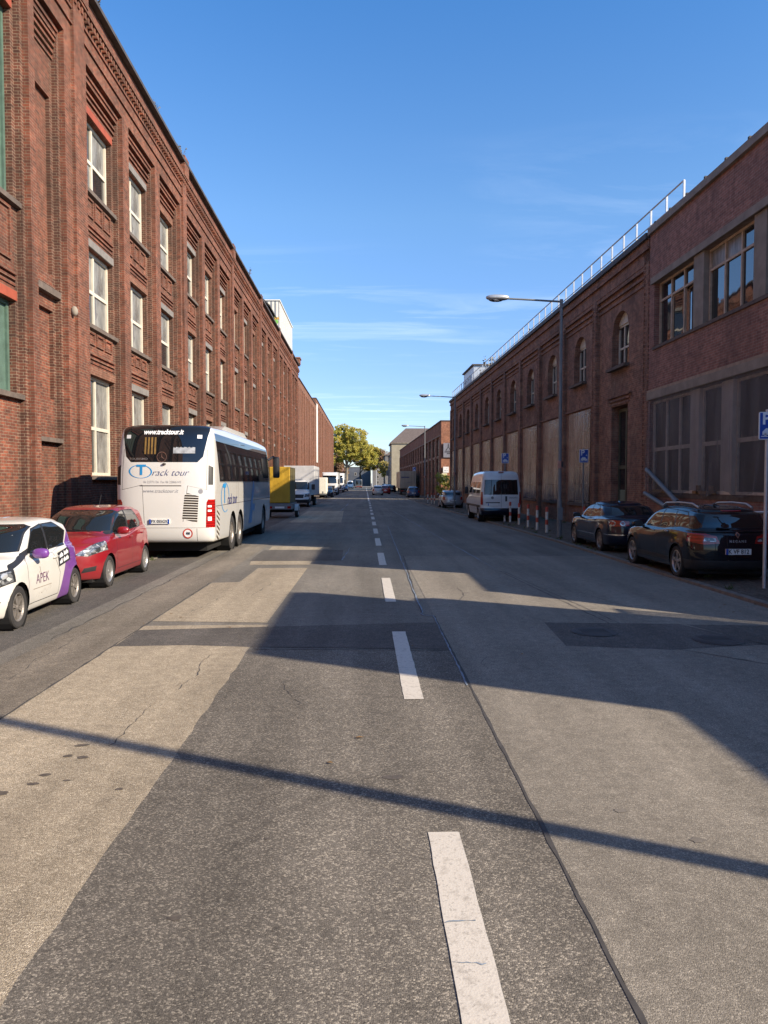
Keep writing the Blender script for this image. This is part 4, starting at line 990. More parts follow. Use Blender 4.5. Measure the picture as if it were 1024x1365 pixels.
# ------------------------------------------------------------------ vehicle shells: stacked contours, cut into panels
def pchip(xs, ys, q):
    xs = np.asarray(xs, float); ys = np.asarray(ys, float); h = np.diff(xs); d = np.diff(ys)/h; m = np.zeros_like(ys)
    m[0], m[-1] = d[0], d[-1]
    for i in range(1, len(xs)-1):
        if d[i-1]*d[i] > 0:
            w1, w2 = 2*h[i]+h[i-1], h[i]+2*h[i-1]; m[i] = (w1+w2)/(w1/d[i-1]+w2/d[i])
    q = np.clip(q, xs[0], xs[-1]); k = np.clip(np.searchsorted(xs, q)-1, 0, len(xs)-2); t = (q-xs[k])/h[k]
    return (1+2*t)*(1-t)**2*ys[k]+t*(1-t)**2*h[k]*m[k]+t*t*(3-2*t)*ys[k+1]+t*t*(t-1)*h[k]*m[k+1]
class Shell:
    """rows: (z list front to rear, xf, xr, half width, front rounding, rear rounding)"""
    def __init__(s, rows, m=5, nf=10, ns=24, nr=9, p=2.5, bulge=.02, flare=None, hw=None):
        T = len(rows)-1; ts = np.linspace(0, T, T*m+1); ii = np.arange(T+1)
        Z = np.array([np.interp(np.linspace(0, 1, 5), np.linspace(0, 1, len(r[0])), r[0]) if isinstance(r[0], (list, tuple)) else [r[0]]*5 for r in rows])
        col = lambda k: pchip(ii, [r[k] for r in rows], ts)
        XF, XR, WW, CF, CR = (col(k) for k in range(1, 6)); ZZ = [pchip(ii, Z[:, k], ts) for k in range(5)]
        bm = bmesh.new(); loops = []
        for i in range(len(ts)):
            xf, xr, w = XF[i], XR[i], WW[i]; L = xf-xr; cf, cr = min(CF[i], L*.45), min(CR[i], L*.45); xy = []
            for k in range(nf):
                a = PI/2*k/nf; xy.append((xf-cf*(1-math.cos(a)**(2/p)), w*math.sin(a)**(2/p)))
            for k in range(ns+1):
                x = xf-cf+(xr+cr-xf+cf)*k/ns; xy.append((x, w))
            for k in range(nr-1, -1, -1):
                a = PI/2*k/nr; xy.append((xr+cr*(1-math.cos(a)**(2/p)), w*math.sin(a)**(2/p)))
            xs = np.array([q[0] for q in xy]); zs = pchip(np.linspace(0, 1, 5), [z[i] for z in ZZ], (xf-xs)/L)
            lp = []
            for (x, y), z in zip(xy, zs):
                y *= 1-bulge*((x-(xf+xr)/2)/(L/2))**2 if 0 < y else 1
                if flare:
                    for fx in flare[0]:
                        r = math.hypot(x-fx, z-flare[1])
                        if r < flare[2]+.17 and z < flare[1]+flare[2]+.12: y *= 1+.016*math.cos(max(0, r-flare[2])/.17*PI/2) if r > flare[2]-.05 else 1.016
                lp.append((x, y, z))
            full = lp + [(x, -y, z) for (x, y, z) in lp[-2:0:-1]]
            loops.append([bm.verts.new(v) for v in full])
        n = len(loops[0])
        for a, b in zip(loops, loops[1:]):
            for k in range(n): bm.faces.new((a[k], b[k], b[(k+1) % n], a[(k+1) % n]))
        bm.faces.new(loops[0]); bm.faces.new(loops[-1][::-1])
        bmesh.ops.remove_doubles(bm, verts=bm.verts, dist=.0005)
        bmesh.ops.recalc_face_normals(bm, faces=bm.faces)
        s.bm = bm; s.lay = bm.faces.layers.int.new('part'); s.parts = ['body']; s.bvh = BVHTree.FromBMesh(bm)
    def cut(s, name, poly, view, cond=lambda c: True, planes=(), only=None):
        """mark the faces inside a convex polygon: view 'side' (x,z), 'end' (y,z) or 'top' (x,y)"""
        ax = {'side': (0, 2), 'end': (1, 2), 'top': (0, 1)}[view]; bm = s.bm
        us = [p[0] for p in poly]; vs = [p[1] for p in poly]; box = (min(us), max(us), min(vs), max(vs))
        area = sum(poly[i][0]*poly[(i+1) % len(poly)][1]-poly[(i+1) % len(poly)][0]*poly[i][1] for i in range(len(poly)))
        if area < 0: poly = poly[::-1]
        halves = []
        for (a, b) in zip(poly, poly[1:]+poly[:1]):
            e = (b[0]-a[0], b[1]-a[1]); co = Vector((0, 0, 0)); no = Vector((0, 0, 0)); co[ax[0]], co[ax[1]] = a; no[ax[0]], no[ax[1]] = e[1], -e[0]; halves.append((co, no.normalized()))
        halves += [(Vector(c), Vector(n_).normalized()) for c, n_ in planes]
        def touch(f):
            if not cond(f.calc_center_median()): return False
            u = [v.co[ax[0]] for v in f.verts]; w = [v.co[ax[1]] for v in f.verts]
            return max(u) >= box[0] and min(u) <= box[1] and max(w) >= box[2] and min(w) <= box[3]
        fs = [f for f in bm.faces if touch(f)]
        for co, no in halves:
            fs = [f for f in fs if f.is_valid]; g = set(fs)
            for f in fs: g.update(f.edges); g.update(f.verts)
            r = bmesh.ops.bisect_plane(bm, geom=list(g), plane_co=co, plane_no=no, dist=1e-5)
            fs = [q for q in r['geom'] if isinstance(q, bmesh.types.BMFace)]
        if name not in s.parts: s.parts.append(name)
        k = s.parts.index(name); n = 0
        for f in fs:
            c = f.calc_center_median()
            if all((c-co).dot(no) < 1e-6 for co, no in halves) and (only is None or f[s.lay] in [s.parts.index(o) for o in only if o in s.parts]):
                f[s.lay] = k; n += 1
        return n
    def finish(s, root, mats, names=None, drop=('_hole',)):
        bm = s.bm; bm.normal_update(); bm.verts.index_update()
        N = [v.normal.copy() for v in bm.verts]; out = {}
        for k, nm in enumerate(s.parts):
            if nm in drop: continue
            fs = [f for f in bm.faces if f[s.lay] == k]
            if not fs: continue
            ids = {}; V = []; F_ = []; NN = []
            for f in fs:
                q = []
                for v in f.verts:
                    if v.index not in ids: ids[v.index] = len(V); V.append(v.co[:]); NN.append(N[v.index])
                    q.append(ids[v.index])
                F_.append(q)
            base = nm.split(':')[0]
            me = bpy.data.meshes.new(base); me.from_pydata(V, [], F_); me.materials.append(mats[base])
            me.polygons.foreach_set('use_smooth', [True]*len(F_)); me.normals_split_custom_set_from_vertices(NN); me.update()
            out[nm] = link(base, me, root)
        return out
def circ(cx, cz, r, n=22): return [(cx+r*math.cos(2*PI*i/n), cz+r*math.sin(2*PI*i/n)) for i in range(n)]
def wheel(parent, x, y, R, side, tw=.19, spokes=5, style='alloy', rimr=.67, mats=None):
    wh = empty('wheel', (x, y, R), 0 if side > 0 else PI, parent)
    t = tw/2; a = rimr*R
    tyre = MB().lathe([(a*.97, -t*.7), (a, -t*.92), (R*.9, -t), (R*.97, -t*.86), (R, -t*.55), (R*.995, 0), (R, t*.55), (R*.97, t*.86), (R*.9, t), (a*1.03, t*.92), (a*.97, t*.72)], (0, 0, 0), 'y', 32).build('tyre', M['rubber'], wh, smooth=True)
    mb = MB(); mb.lathe([(a*.97, t*.70), (a*1.0, t*.86), (a*.95, t*.9), (a*.88, t*.62), (a*.86, t*.1)], (0, 0, 0), 'y', 32)
    mb.lathe([(0.001, t*.75), (a*.16, t*.75), (a*.2, t*.6), (a*.2, t*.2)], (0, 0, 0), 'y', 16)
    for k in range(spokes):
        an = 2*PI*k/spokes+.3
        for dv in ((-.13, .13) if style == 'twin' else (0,)):
            wi, wo = (.10, .13) if style != 'twin' else (.055, .06)
            if style == 'cap': wi, wo = .13, .24
            P = []
            for rr_, hw_, hy in ((a*.12, wi*a*1.1, t*.72), (a*.9, wo*a*1.25, t*.66)):
                for sgn in (-1, 1):
                    off = hw_*sgn + dv*rr_
                    P.append((rr_*math.cos(an)-off*math.sin(an), hy, rr_*math.sin(an)+off*math.cos(an)))
            P2 = [(p[0], p[1]-.035, p[2]) for p in P]
            mb.add(P+P2, [(0, 1, 3, 2), (4, 6, 7, 5), (0, 4, 5, 1), (1, 5, 7, 3), (3, 7, 6, 2), (2, 6, 4, 0)])
    mb.mi = 1; mb.lathe([(0.001, t*.18), (a*.9, t*.18)], (0, 0, 0), 'y', 24)
    mb.build('rim', [mats or M['silver'], M['black']], wh, smooth=False)
    return wh
def gen_rows(P):
    g = P.get; xn, xt, w, H = P['xn'], P['xt'], P['w'], P['H']; zh, xc, zc, x1, x2, x3, z3 = (P[k] for k in ('zh', 'xc', 'zc', 'x1', 'x2', 'x3', 'z3'))
    zb0, zb1, wr, zt = P['zb0'], P['zb1'], P['wr'], g('zt', P['z3']-.06); zu = g('zu', .19); cf, cr = g('cf', .62), g('cr', .34); L5 = lambda a, b, c, d, e: [a, b, c, d, e]
    le = lambda a, b, t: a+(b-a)*t; zm0, zm1 = zb0, zb1
    return [
        (zu, xn-.32, xt+.2, w-.2, .35, .2),
        (L5(zu+.01, zu-.01, zu-.01, zu-.01, zu+.03), xn-.10, xt+.08, w-.07, cf*.9, cr),
        (zu+.10, xn-.03, xt+.025, w-.022, cf, cr),
        (zu+.24, xn, xt, w-.006, cf, cr),
        (L5(zu+.40, zu+.41, zu+.42, zu+.44, zu+.44), xn-.01, xt+.005, w, cf, cr),
        (L5(zh-.07, (zb0+zh)/2-.11, zb0-.17, zb1-.17, zt-.14), xn-.035, xt+.02, w-.004, cf, cr),
        (L5(zh, zb0-.05, zb0-.03, zb1-.04, zt), xn-.10, xt+.045, w-.022, cf*1.05, cr),
        (L5(zh+.035, zb0-.005, zb0, zb1-.01, zt+.025), xn-.20, xt+.075, w-.045, cf*1.1, cr),
        (L5(le(zh, zc, .62)+.02, zb0+.015, zb0+.012, zb1+.01, le(zt, z3, .5)+.01), le(xn, xc, .55), le(xt, x3, .55), w-.062, cf, cr*.9),
        (L5(zc, zb0+.035, zb0+.03, zb1+.03, z3), xc, x3, w-.085, cf*.85, cr*.8),
        (L5(le(zc, H, .30), le(zb0, H, .32), le(zb0, H, .33), le(zb1, H, .34), le(z3, H, .34)), le(xc, x1, .30)+.02, le(x3, x2, .30)-.03, le(w-.085, wr, .22), .5, .28),
        (L5(le(zc, H, .62), le(zb0, H, .66), le(zb0, H, .68), le(zb1, H, .68), le(z3, H, .66)), le(xc, x1, .63)+.03, le(x3, x2, .62)-.03, le(w-.085, wr, .57), .42, .24),
        (L5(H-.105, H-.09, H-.08, H-.09, H-.12), x1+.03, x2-.02, wr+.015, .36, .2),
        (L5(H-.06, H-.042, H-.035, H-.05, H-.085), x1-.10, x2+.02, wr-.04, .32, .2),
        (L5(H-.035, H-.018, H-.012, H-.025, H-.06), x1-.24, x2+.10, wr-.14, .3, .2),
        (L5(H-.018, H-.004, H, H-.008, H-.04), x1-.5, x2+.35, wr-.38, .1, .1),
        (L5(H-.016, H-.003, H, H-.007, H-.038), x1-.55, x2+.4, .03, .02, .02)]
def car(name, label, P, loc, rz, body, group=None, scale=1., m=5, zs=1.):
    """a car facing +x before rotation, origin on the ground between the axles"""
    root = empty(name, loc, rz, None, scale); root.scale = (scale, scale, scale*zs); tag(root, label, 'car', group)
    sh = Shell(gen_rows(P), m=m, flare=((P['wf'], P['wr_']), P['R'], P['R']+.03), p=2.4)
    xn, xt, w, H, wr = P['xn'], P['xt'], P['w'], P['H'], P['wr']; R = P['R']; zb0, zb1 = P['zb0'], P['zb1']
    hi = lambda c: abs(c.y) > wr*.5 and c.z > min(zb0, zb1)-.1
    mats = {'body': body, 'windscreen': M['glass_car'], 'rear_window': M['glass_car'], 'side_window': M['glass_car'], 'window_trim': M['black'], 'headlight': M['lamp_clear'], 'taillight': M['lamp_red'],
            'grille': M['black'], 'lower_bumper': P.get('bump', M['black']), 'panel_gap': M['black'], 'fog_lamp': M['black'], 'sill_trim': M['black'], 'wrap_panel': P.get('wrap', body), 'reversing_light': M['lamp_clear'], 'lamp_blank': M['black'], 'reflector': M['lamp_red'], 'bumper_strip': M['chrome'], 'roof_panel': M['black']}
    def sides(nm, poly, **k):
        for q, s_ in enumerate((1, -1)): sh.cut(nm+(':%d' % q), poly, 'side', lambda c, s_=s_: c.y*s_ > wr*.5, **k)
    for nm, poly in P.get('wraps', ()): sides(nm, poly)
    # door gaps
    for poly in P.get('gaps', ()):
        for (a, b) in zip(poly, poly[1:]):
            d = Vector((b[0]-a[0], b[1]-a[1])).normalized()*.0055; n_ = (-d.y, d.x)
            sides('panel_gap', [(a[0]+n_[0]-d.x, a[1]+n_[1]-d.y), (b[0]+n_[0]+d.x, b[1]+n_[1]+d.y), (b[0]-n_[0]+d.x, b[1]-n_[1]+d.y), (a[0]-n_[0]-d.x, a[1]-n_[1]-d.y)])
    # greenhouse
    for poly in P.get('pillars', ()): sides('window_trim', poly)
    def grow(poly, k):
        c = (sum(p[0] for p in poly)/len(poly), sum(p[1] for p in poly)/len(poly)); o = []
        for p in poly:
            d = Vector((p[0]-c[0], p[1]-c[1])); l = d.length; o.append((c[0]+d.x*(l+k)/l, c[1]+d.y*(l+k)/l))
        return o
    for i, poly in enumerate(P['dlo']): sides('window_trim', grow(poly, .03))
    for i, poly in enumerate(P['dlo']):
        for q, s_ in enumerate((1, -1)): sh.cut('side_window:%d%d' % (i, q), poly, 'side', lambda c, s_=s_: c.y*s_ > wr*.5)
    zc, z3 = P['zc'], P['z3']; xm = (P['x1']+P['x2'])/2
    ws = [(-(w-.17), zc+.015), (w-.17, zc+.015), (wr+.0, H-.12), (wr-.1, H-.085), (-(wr-.1), H-.085), (-wr, H-.12)]
    fr_ = lambda c: c.x > P['x1']-.3 and c.z > zc-.1
    sh.cut('window_trim:w', grow(ws, .02), 'end', fr_); sh.cut('windscreen', ws, 'end', fr_)
    rwp = P.get('rwin') or [(-(w-.24), z3+.03), (w-.24, z3+.03), (wr-.06, H-.17), (-(wr-.06), H-.17)]
    rr_ = lambda c: c.x < P['x2']+.1 and c.z > z3-.15
    sh.cut('window_trim:r', grow(rwp, .02), 'end', rr_); sh.cut('rear_window', rwp, 'end', rr_)
    for nm, poly, end, lim in P.get('lamps', ()):
        for q, s_ in enumerate((1, -1)):
            pp = [(u*s_, v) for u, v in poly]
            if end == 'f': sh.cut(nm+':%d' % q, pp, 'end', lambda c, s_=s_: c.x > 0 and c.y*s_ > 0, planes=[((lim, 0, 0), (-1, 0, 0))])
            else: sh.cut(nm+':%d' % q, pp, 'end', lambda c, s_=s_: c.x < 0 and c.y*s_ > 0, planes=[((lim, 0, 0), (1, 0, 0))])
    for nm, poly, end in P.get('ends', ()):
        sh.cut(nm, poly, 'end', (lambda c: c.x > P['wf']+.2) if end == 'f' else (lambda c: c.x < P['wr_']-.1))
    # wheel openings
    for q, wx in enumerate((P['wf'], P['wr_'])):
        sides('_hole', circ(wx, R*1.02, R+.045))
    out = sh.finish(root, mats, drop=('_hole', '_hole:0', '_hole:1'))
    mb = MB()
    for wx in (P['wf'], P['wr_']):
        for s_ in (1, -1):
            mb.lathe([(R+.05, s_*(w-.03)), (R+.06, s_*(w-.35)), (.01, s_*(w-.35))], (wx, 0, R*1.02), 'y', 22)
    mb.box(xt+.25, xn-.3, -w+.2, w-.2, .14, .3)
    mb.build('wheel_arch_liner', M['under'], root)
    for wx in (P['wf'], P['wr_']):
        for s_ in (1, -1): wheel(root, wx, s_*(w-.105), R, s_, P.get('tw', .19), P.get('spokes', 5), P.get('wstyle', 'alloy'), P.get('rimr', .67), P.get('rimm'))
    # mirrors, handles, plates
    for s_ in (1, -1):
        mx_, mz = P.get('mir', (P['xc']-.52, zb0+.12))
        mb = MB(); mb.ell((mx_, s_*(w+.075), mz), .07, .125, .075, 16, 10, .75)
        o = mb.build('mirror', P.get('mirm', body), root, smooth=True)
        mb = MB(); mb.box(mx_-.075, mx_-.068, s_*(w-.02), s_*(w+.165), mz-.055, mz+.055); mb.box(mx_-.03, mx_+.03, s_*(w-.10), s_*(w+.02), mz-.07, mz-.03); mb.build('mirror_glass', M['black'], o)
        for hx, hz in P.get('handles', ()):
            hit = sh.bvh.ray_cast(Vector((hx, s_*2, hz)), Vector((0, -s_, 0)))[0]
            if hit: MB().rbox(hx-.09, hx+.09, hit.y-s_*.01, hit.y+s_*.035, hz-.017, hz+.017, .012).build('door_handle', P.get('hanm', body), root, smooth=True)
    root['_'] = 0; del root['_']
    return root, sh
def plate(root, sh, text, x, z, face, size=.085, y=0., both=False, mount=True):
    o = MB(); w_ = .26; hit = sh.bvh.ray_cast(Vector((x, y, z)), Vector((1 if face == 'rear' else -1, 0, 0)))[0]
    xx = hit.x if hit else x; k = -1 if face == 'rear' else 1
    pl = MB().box(xx-k*.03, xx+k*.03, y-w_, y+w_, z-.056, z+.056).build('number_plate', M['plate'], root)
    fx = xx+k*.03
    shape2d(pl, [[(-.26, -.056), (-.215, -.056), (-.215, .056), (-.26, .056)]] , M['blue'], (fx, y, z), face, 'euro_band', off=.003)
    if both: shape2d(pl, [[(.215, -.056), (.26, -.056), (.26, .056), (.215, .056)]], M['blue'], (fx, y, z), face, 'euro_band', off=.003)
    if text: lettering(pl, text, size, M['text_dark'], (fx, y, z), face, off=.004, bold=.002, sx=.95)
    return pl

M['p_white'] = paint('white_car_paint', (.62, .60, .55), 0, .35, .25)
M['p_purple'] = paint('purple_car_wrap', (.16, .045, .26), 0, .4, .15)
M['p_red'] = paint('red_car_paint', (.25, .007, .014), .1, .32, .22)
M['p_dblue'] = paint('midnight_blue_paint', (.006, .009, .022), 0., .3, .03, spec=.08)
M['p_black'] = paint('black_blue_paint', (.004, .005, .009), 0., .3, .03, spec=.08)
M['p_silver'] = paint('silver_car_paint', (.36, .37, .38), .6, .35, .3)
M['p_grey'] = paint('grey_car_paint', (.12, .125, .13), .4, .35, .3)
M['p_blue'] = paint('blue_car_paint', (.03, .07, .17), .3, .35, .3)
M['p_white2'] = paint('white_van_paint', (.66, .66, .65), 0, .35, .4)
M['bus_white'] = paint('white_coach_paint', (.67, .655, .615), 0, .35, .12)
M['rim_dirty'] = plain('dusty_alloy', (.26, .235, .21), .45, .3, 9, metal=.5)

HB = -PI/2; AW = PI/2         # facing the camera / facing away
# --- small white and purple car
PA = dict(xn=1.90, xt=-1.555, w=.8075, H=1.47, zh=.80, xc=1.22, zc=1.02, x1=.42, x2=-1.05, x3=-1.43, z3=1.02, zb0=.90, zb1=1.0, wr=.58, zt=.92, R=.295, wf=1.17, wr_=-1.17, tw=.175, cf=.62, cr=.4,
  dlo=[[(.66, .99), (.30, 1.30), (-.08, 1.365), (-.10, .985)], [(-.17, .99), (-.15, 1.365), (-.60, 1.355), (-.98, 1.22), (-.76, 1.02)]],
  gaps=[[(.92, .35), (.86, .6), (.86, .9), (.72, .97)], [(.86, .28), (-.35, .28)], [(-.35, .28), (-.42, .6), (-.14, .97)]],
  wraps=[('lamp_blank', [(1.46, .80), (1.30, .89), (.66, 1.03), (.74, .945)]), ('wrap_panel', [(-.30, .1), (-.62, .62), (-1.7, .62), (-1.7, .1)]), ('wrap_panel', [(-.62, .62), (-.80, .98), (-1.7, .98), (-1.7, .62)]), ('wrap_panel', [(-.80, .98), (-1.08, 1.22), (-1.7, 1.25), (-1.7, .98)]), ('wrap_panel', [(-1.08, 1.22), (-.98, 1.42), (-1.6, 1.42), (-1.6, 1.22)])],
  lamps=[('lamp_blank', [(.36, .60), (.60, .57), (.95, .72), (.95, .90), (.62, .80), (.40, .74)], 'f', 1.30), ('headlight', [(.42, .63), (.62, .60), (.95, .73), (.95, .86), (.62, .77)], 'f', 1.36), ('taillight', [(.55, .68), (.9, .68), (.9, 1.0), (.62, 1.0)], 'r', -1.2), ('fog_lamp', [(.52, .33), (.68, .33), (.72, .43), (.56, .43)], 'f', 1.5)],
  ends=[('grille', [(-.45, .25), (.45, .25), (.38, .42), (-.38, .42)], 'f')],
  pillars=[[(-.05, 1.0), (-.05, 1.37), (-.2, 1.37), (-.2, 1.0)], [(.64, .97), (.60, 1.06), (.86, 1.0), (.92, .93)]],
  mir=(.58, .98), mirm=M['p_purple'], handles=[(-.22, .86)], wrap=M['p_purple'], rimm=M['rim_dirty'], spokes=6, wstyle='twin')
ay, sha = car('small_car', 'small white car with purple rear and purple mirrors, foremost parked car on the left', PA, (-5.50, 11.28, 0), HB+.035, M['p_white'], 'cars parked along the left wall', .925, zs=1.08)
for q, s_ in enumerate((1,)):
    lettering(ay, 'APEK', .21, plain('purple_lettering', (.10, .02, .09), .5, .1, 5), (.33, .9, .60), 'left', bvh=sha.bvh, off=.004, sx=1.05, bold=-.002)
    shape2d(ay, [[(-.012, -.14), (.0, -.14), (.0, .16), (-.012, .16)], [(.0, .14), (.012, .16), (.06, -.08), (.05, -.1)], [(.07, .0), (.085, .0), (.13, -.14), (.115, -.14)]], M['concrete'], (.50, .9, .78), 'left', 'emblem', bvh=sha.bvh, off=.004)
    shape2d(ay, grid2d(.72, .01, 12, 1), M['concrete'], (.33, .9, .475), 'left', 'emblem', bvh=sha.bvh, off=.004)
    shape2d(ay, [[(-.32+.05*i, .02*math.sin(i*2.1)), (-.31+.05*i, .012+.02*math.sin(i*2.1)), (-.265+.05*i, .05+.03*math.sin(i*1.3)), (-.275+.05*i, .04+.03*math.sin(i*1.3))] for i in range(13) if i not in (3, 9)], M['concrete'], (.27, .9, .38), 'left', 'script_line', bvh=sha.bvh, off=.004, rot=.12)
    bd = shape2d(ay, grid2d(.54, .22), M['text_dark'], (-.62, .9, .83), 'left', 'sticker', bvh=sha.bvh, off=.004, rot=.12)
    for k in range(2): shape2d(ay, [[(x, -.025), (x+.032, -.025), (x+.032, h), (x, h)] for x, h in [(-.22+.042*i, .02+.012*((i*7+k*3) % 3)) for i in range(10) if i != 4-k]], M['text_white'], (-.62, .9, .875-.095*k), 'left', 'lettering', bvh=sha.bvh, off=.008, rot=.12)
shape2d(ay, [[(-.09, -.05), (.09, -.05), (.09, .05), (-.09, .05)]], M['signwhite'], (1.6, .42, 1.30), 'front', 'sticker', bvh=sha.bvh, off=.004)
plate(ay, sha, '', 2.4, .50, 'front')
# --- red hatchback
PY = dict(xn=2.05, xt=-1.83, w=.8475, H=1.51, zh=.80, xc=1.14, zc=1.03, x1=.25, x2=-1.38, x3=-1.70, z3=1.06, zb0=.92, zb1=1.02, wr=.60, zt=.95, R=.30, wf=1.255, wr_=-1.255, cf=.72, cr=.42,
  dlo=[[(.78, 1.0), (.27, 1.345), (-.20, 1.405), (-.20, 1.0)], [(-.29, 1.01), (-.29, 1.405), (-.86, 1.39), (-1.12, 1.12), (-1.02, 1.05)]],
  gaps=[[(.84, .34), (.80, .62), (.80, .92), (.86, .98)], [(.80, .30), (-1.05, .30)], [(-.25, .30), (-.25, .98)], [(-.95, .62), (-1.16, .90), (-1.08, 1.04)], [(-.86, .34), (-.95, .62)]],
  lamps=[('headlight', [(.40, .66), (.62, .63), (1., .78), (1., .95), (.68, .86)], 'f', 1.36), ('taillight', [(.58, .70), (.95, .70), (.95, 1.03), (.66, 1.03)], 'r', -1.5), ('fog_lamp', [(.50, .33), (.72, .36), (.74, .45), (.56, .42)], 'f', 1.5)],
  ends=[('grille', [(-.50, .26), (.50, .26), (.40, .40), (-.40, .40)], 'f'), ('grille', [(-.32, .66), (.32, .66), (.36, .72), (-.36, .72)], 'f')],
  pillars=[[(-.16, 1.0), (-.16, 1.41), (-.32, 1.41), (-.32, 1.0)], [(.74, .98), (.62, 1.12), (.93, 1.02), (.98, .98)]],
  mir=(.66, 1.04), handles=[(-.12, .87), (-.98, .90)], spokes=9, wstyle='cap', rimr=.70)
ya, shy = car('hatchback', 'red hatchback parked on the left between the white and purple car and the coach', PY, (-5.70, 15.5, 0), HB+.01, M['p_red'], 'cars parked along the left wall', .95, zs=1.06)
plate(ya, shy, '', 2.6, .50, 'front')
mb = MB(); mb.tube([(-.6, 0, 1.50), (-.75, 0, 1.72)], .006, 6); mb.build('aerial', M['black'], ya)
mb = MB(); mb.tube([(1.10, .1, 1.055), (.98, -.52, 1.10)], .009, 6); mb.tube([(1.12, .62, 1.045), (1.05, .02, 1.085)], .009, 6); mb.build('wiper', M['black'], ya)
# --- black estate
PR = dict(xn=2.27, xt=-2.29, w=.902, H=1.48, zh=.76, xc=1.25, zc=1.0, x1=.20, x2=-1.86, x3=-2.16, z3=1.02, zb0=.93, zb1=1.0, wr=.61, zt=.93, R=.325, wf=1.35, wr_=-1.35, tw=.2, cf=.75, cr=.42, zu=.2,
  dlo=[[(.83, 1.0), (.30, 1.315), (-.16, 1.375), (-.20, 1.0)], [(-.26, 1.0), (-.22, 1.378), (-.85, 1.37), (-1.02, 1.02)], [(-1.08, 1.025), (-.93, 1.365), (-1.45, 1.335), (-1.72, 1.20), (-1.74, 1.08)]],
  gaps=[[(.90, .36), (.86, .62), (.86, .95)], [(.86, .34), (-.95, .34)], [(-.23, .34), (-.23, .97)], [(-.92, .66), (-1.10, .9), (-1.06, .98)], [(-.86, .36), (-.92, .66)]],
  wraps=[('lower_bumper', [(-1.75, .1), (-1.75, .42), (-2.5, .42), (-2.5, .1)]), ('sill_trim', [(.9, .30), (.9, .40), (-.9, .40), (-.9, .30)])],
  lamps=[('taillight', [(.36, .76), (.42, .90), (.62, .945), (1., .95), (1., .80), (.66, .735)], 'r', -1.86), ('reversing_light', [(.42, .79), (.44, .86), (.64, .88), (.66, .80)], 'r', -2.1), ('headlight', [(.45, .62), (1., .7), (1., .86), (.6, .78)], 'f', 1.5), ('reflector', [(.52, .335), (.72, .335), (.72, .385), (.52, .385)], 'r', -1.9)],
  ends=[('lower_bumper:2', [(-1, .1), (1, .1), (1, .42), (-1, .42)], 'r'), ('grille', [(-.5, .25), (.5, .25), (.4, .42), (-.4, .42)], 'f')],
  mir=(.74, 1.0), handles=[(.02, .90), (-.82, .92)], hanm=M['silver'], rwin=[(-.66, 1.06), (.66, 1.06), (.54, 1.31), (-.54, 1.31)], spokes=5, wstyle='alloy', rimr=.72)
re_, shr = car('estate_car', 'black estate car with silver roof rails, nearest parked car on the right', PR, (7.27, 16.42, .05), AW-.005, M['p_black'], 'cars parked on the right pavement', .95, zs=1.05)
for s_ in (1, -1):
    mb = MB(); mb.tube([(.1, s_*.60, 1.44), (-.1, s_*.605, 1.505), (-.8, s_*.60, 1.53), (-1.45, s_*.585, 1.515), (-1.72, s_*.57, 1.44)], .022, 8); mb.build('roof_rail', M['silver'], re_, smooth=True)
MB().rbox(-1.98, -1.90, -.20, .20, 1.375, 1.402, .008).build('brake_light', M['lamp_red'], re_)
mb = MB(); mb.tube([(-2.18, .05, 1.045), (-2.14, .38, 1.06)], .012, 6); mb.build('rear_wiper', M['black'], re_)
mb = MB(); mb.ell((-1.2, 0, 1.495), .07, .03, .03, 12, 6); mb.build('aerial', M['black'], re_, smooth=True)
plate(re_, shr, 'K VF 812', -2.8, .60, 'rear', .12)
shape2d(re_, [[(0, .075), (.05, 0), (0, -.075), (-.05, 0)][::-1]], M['chrome'], (-2.6, 0, .93), 'rear', 'emblem', bvh=shr.bvh, off=.012)
shape2d(re_, [[(0, .035), (.022, 0), (0, -.035), (-.022, 0)][::-1]], M['black'], (-2.6, 0, .93), 'rear', 'emblem', bvh=shr.bvh, off=.016)
lettering(re_, 'M E G A N E', .065, M['silver'], (-2.6, 0, .80), 'rear', bvh=shr.bvh, off=.008, bold=.003)
# --- dark blue saloon
PP = dict(xn=2.28, xt=-2.45, w=.91, H=1.47, zh=.76, xc=1.28, zc=1.0, x1=.30, x2=-.92, x3=-1.72, z3=1.04, zb0=.93, zb1=.99, wr=.60, zt=.985, R=.325, wf=1.355, wr_=-1.355, tw=.205, cf=.75, cr=.5, zu=.2,
  dlo=[[(.84, .995), (.34, 1.31), (-.14, 1.37), (-.18, .995)], [(-.24, .995), (-.20, 1.37), (-.72, 1.34), (-1.12, 1.16), (-1.20, 1.03)]],
  gaps=[[(.90, .36), (.86, .62), (.86, .95)], [(.86, .34), (-.95, .34)], [(-.21, .34), (-.21, .97)], [(-.92, .66), (-1.16, .9), (-1.2, 1.0)], [(-.86, .36), (-.92, .66)]],
  lamps=[('taillight', [(.36, .80), (.36, .935), (1., .965), (1., .78), (.7, .77)], 'r', -2.12), ('headlight', [(.45, .62), (1., .7), (1., .86), (.6, .78)], 'f', 1.5)],
  wraps=[('bumper_strip', [(-1.78, .52), (-1.78, .545), (-2.6, .545), (-2.6, .52)]), ('bumper_strip', [(.9, .46), (.9, .485), (-.9, .485), (-.9, .46)])],
  mir=(.76, 1.0), handles=[(.0, .89), (-.86, .91)], rwin=[(-.60, 1.08), (.60, 1.08), (.50, 1.335), (-.50, 1.335)], spokes=7, wstyle='alloy', rimr=.72, rimm=M['rim_dirty'])
pa, shp = car('saloon_car', 'dark blue saloon with round ringed tail lights, parked ahead of the black estate', PP, (7.55, 22.35, .05), AW, M['p_dblue'], 'cars parked on the right pavement', .95)
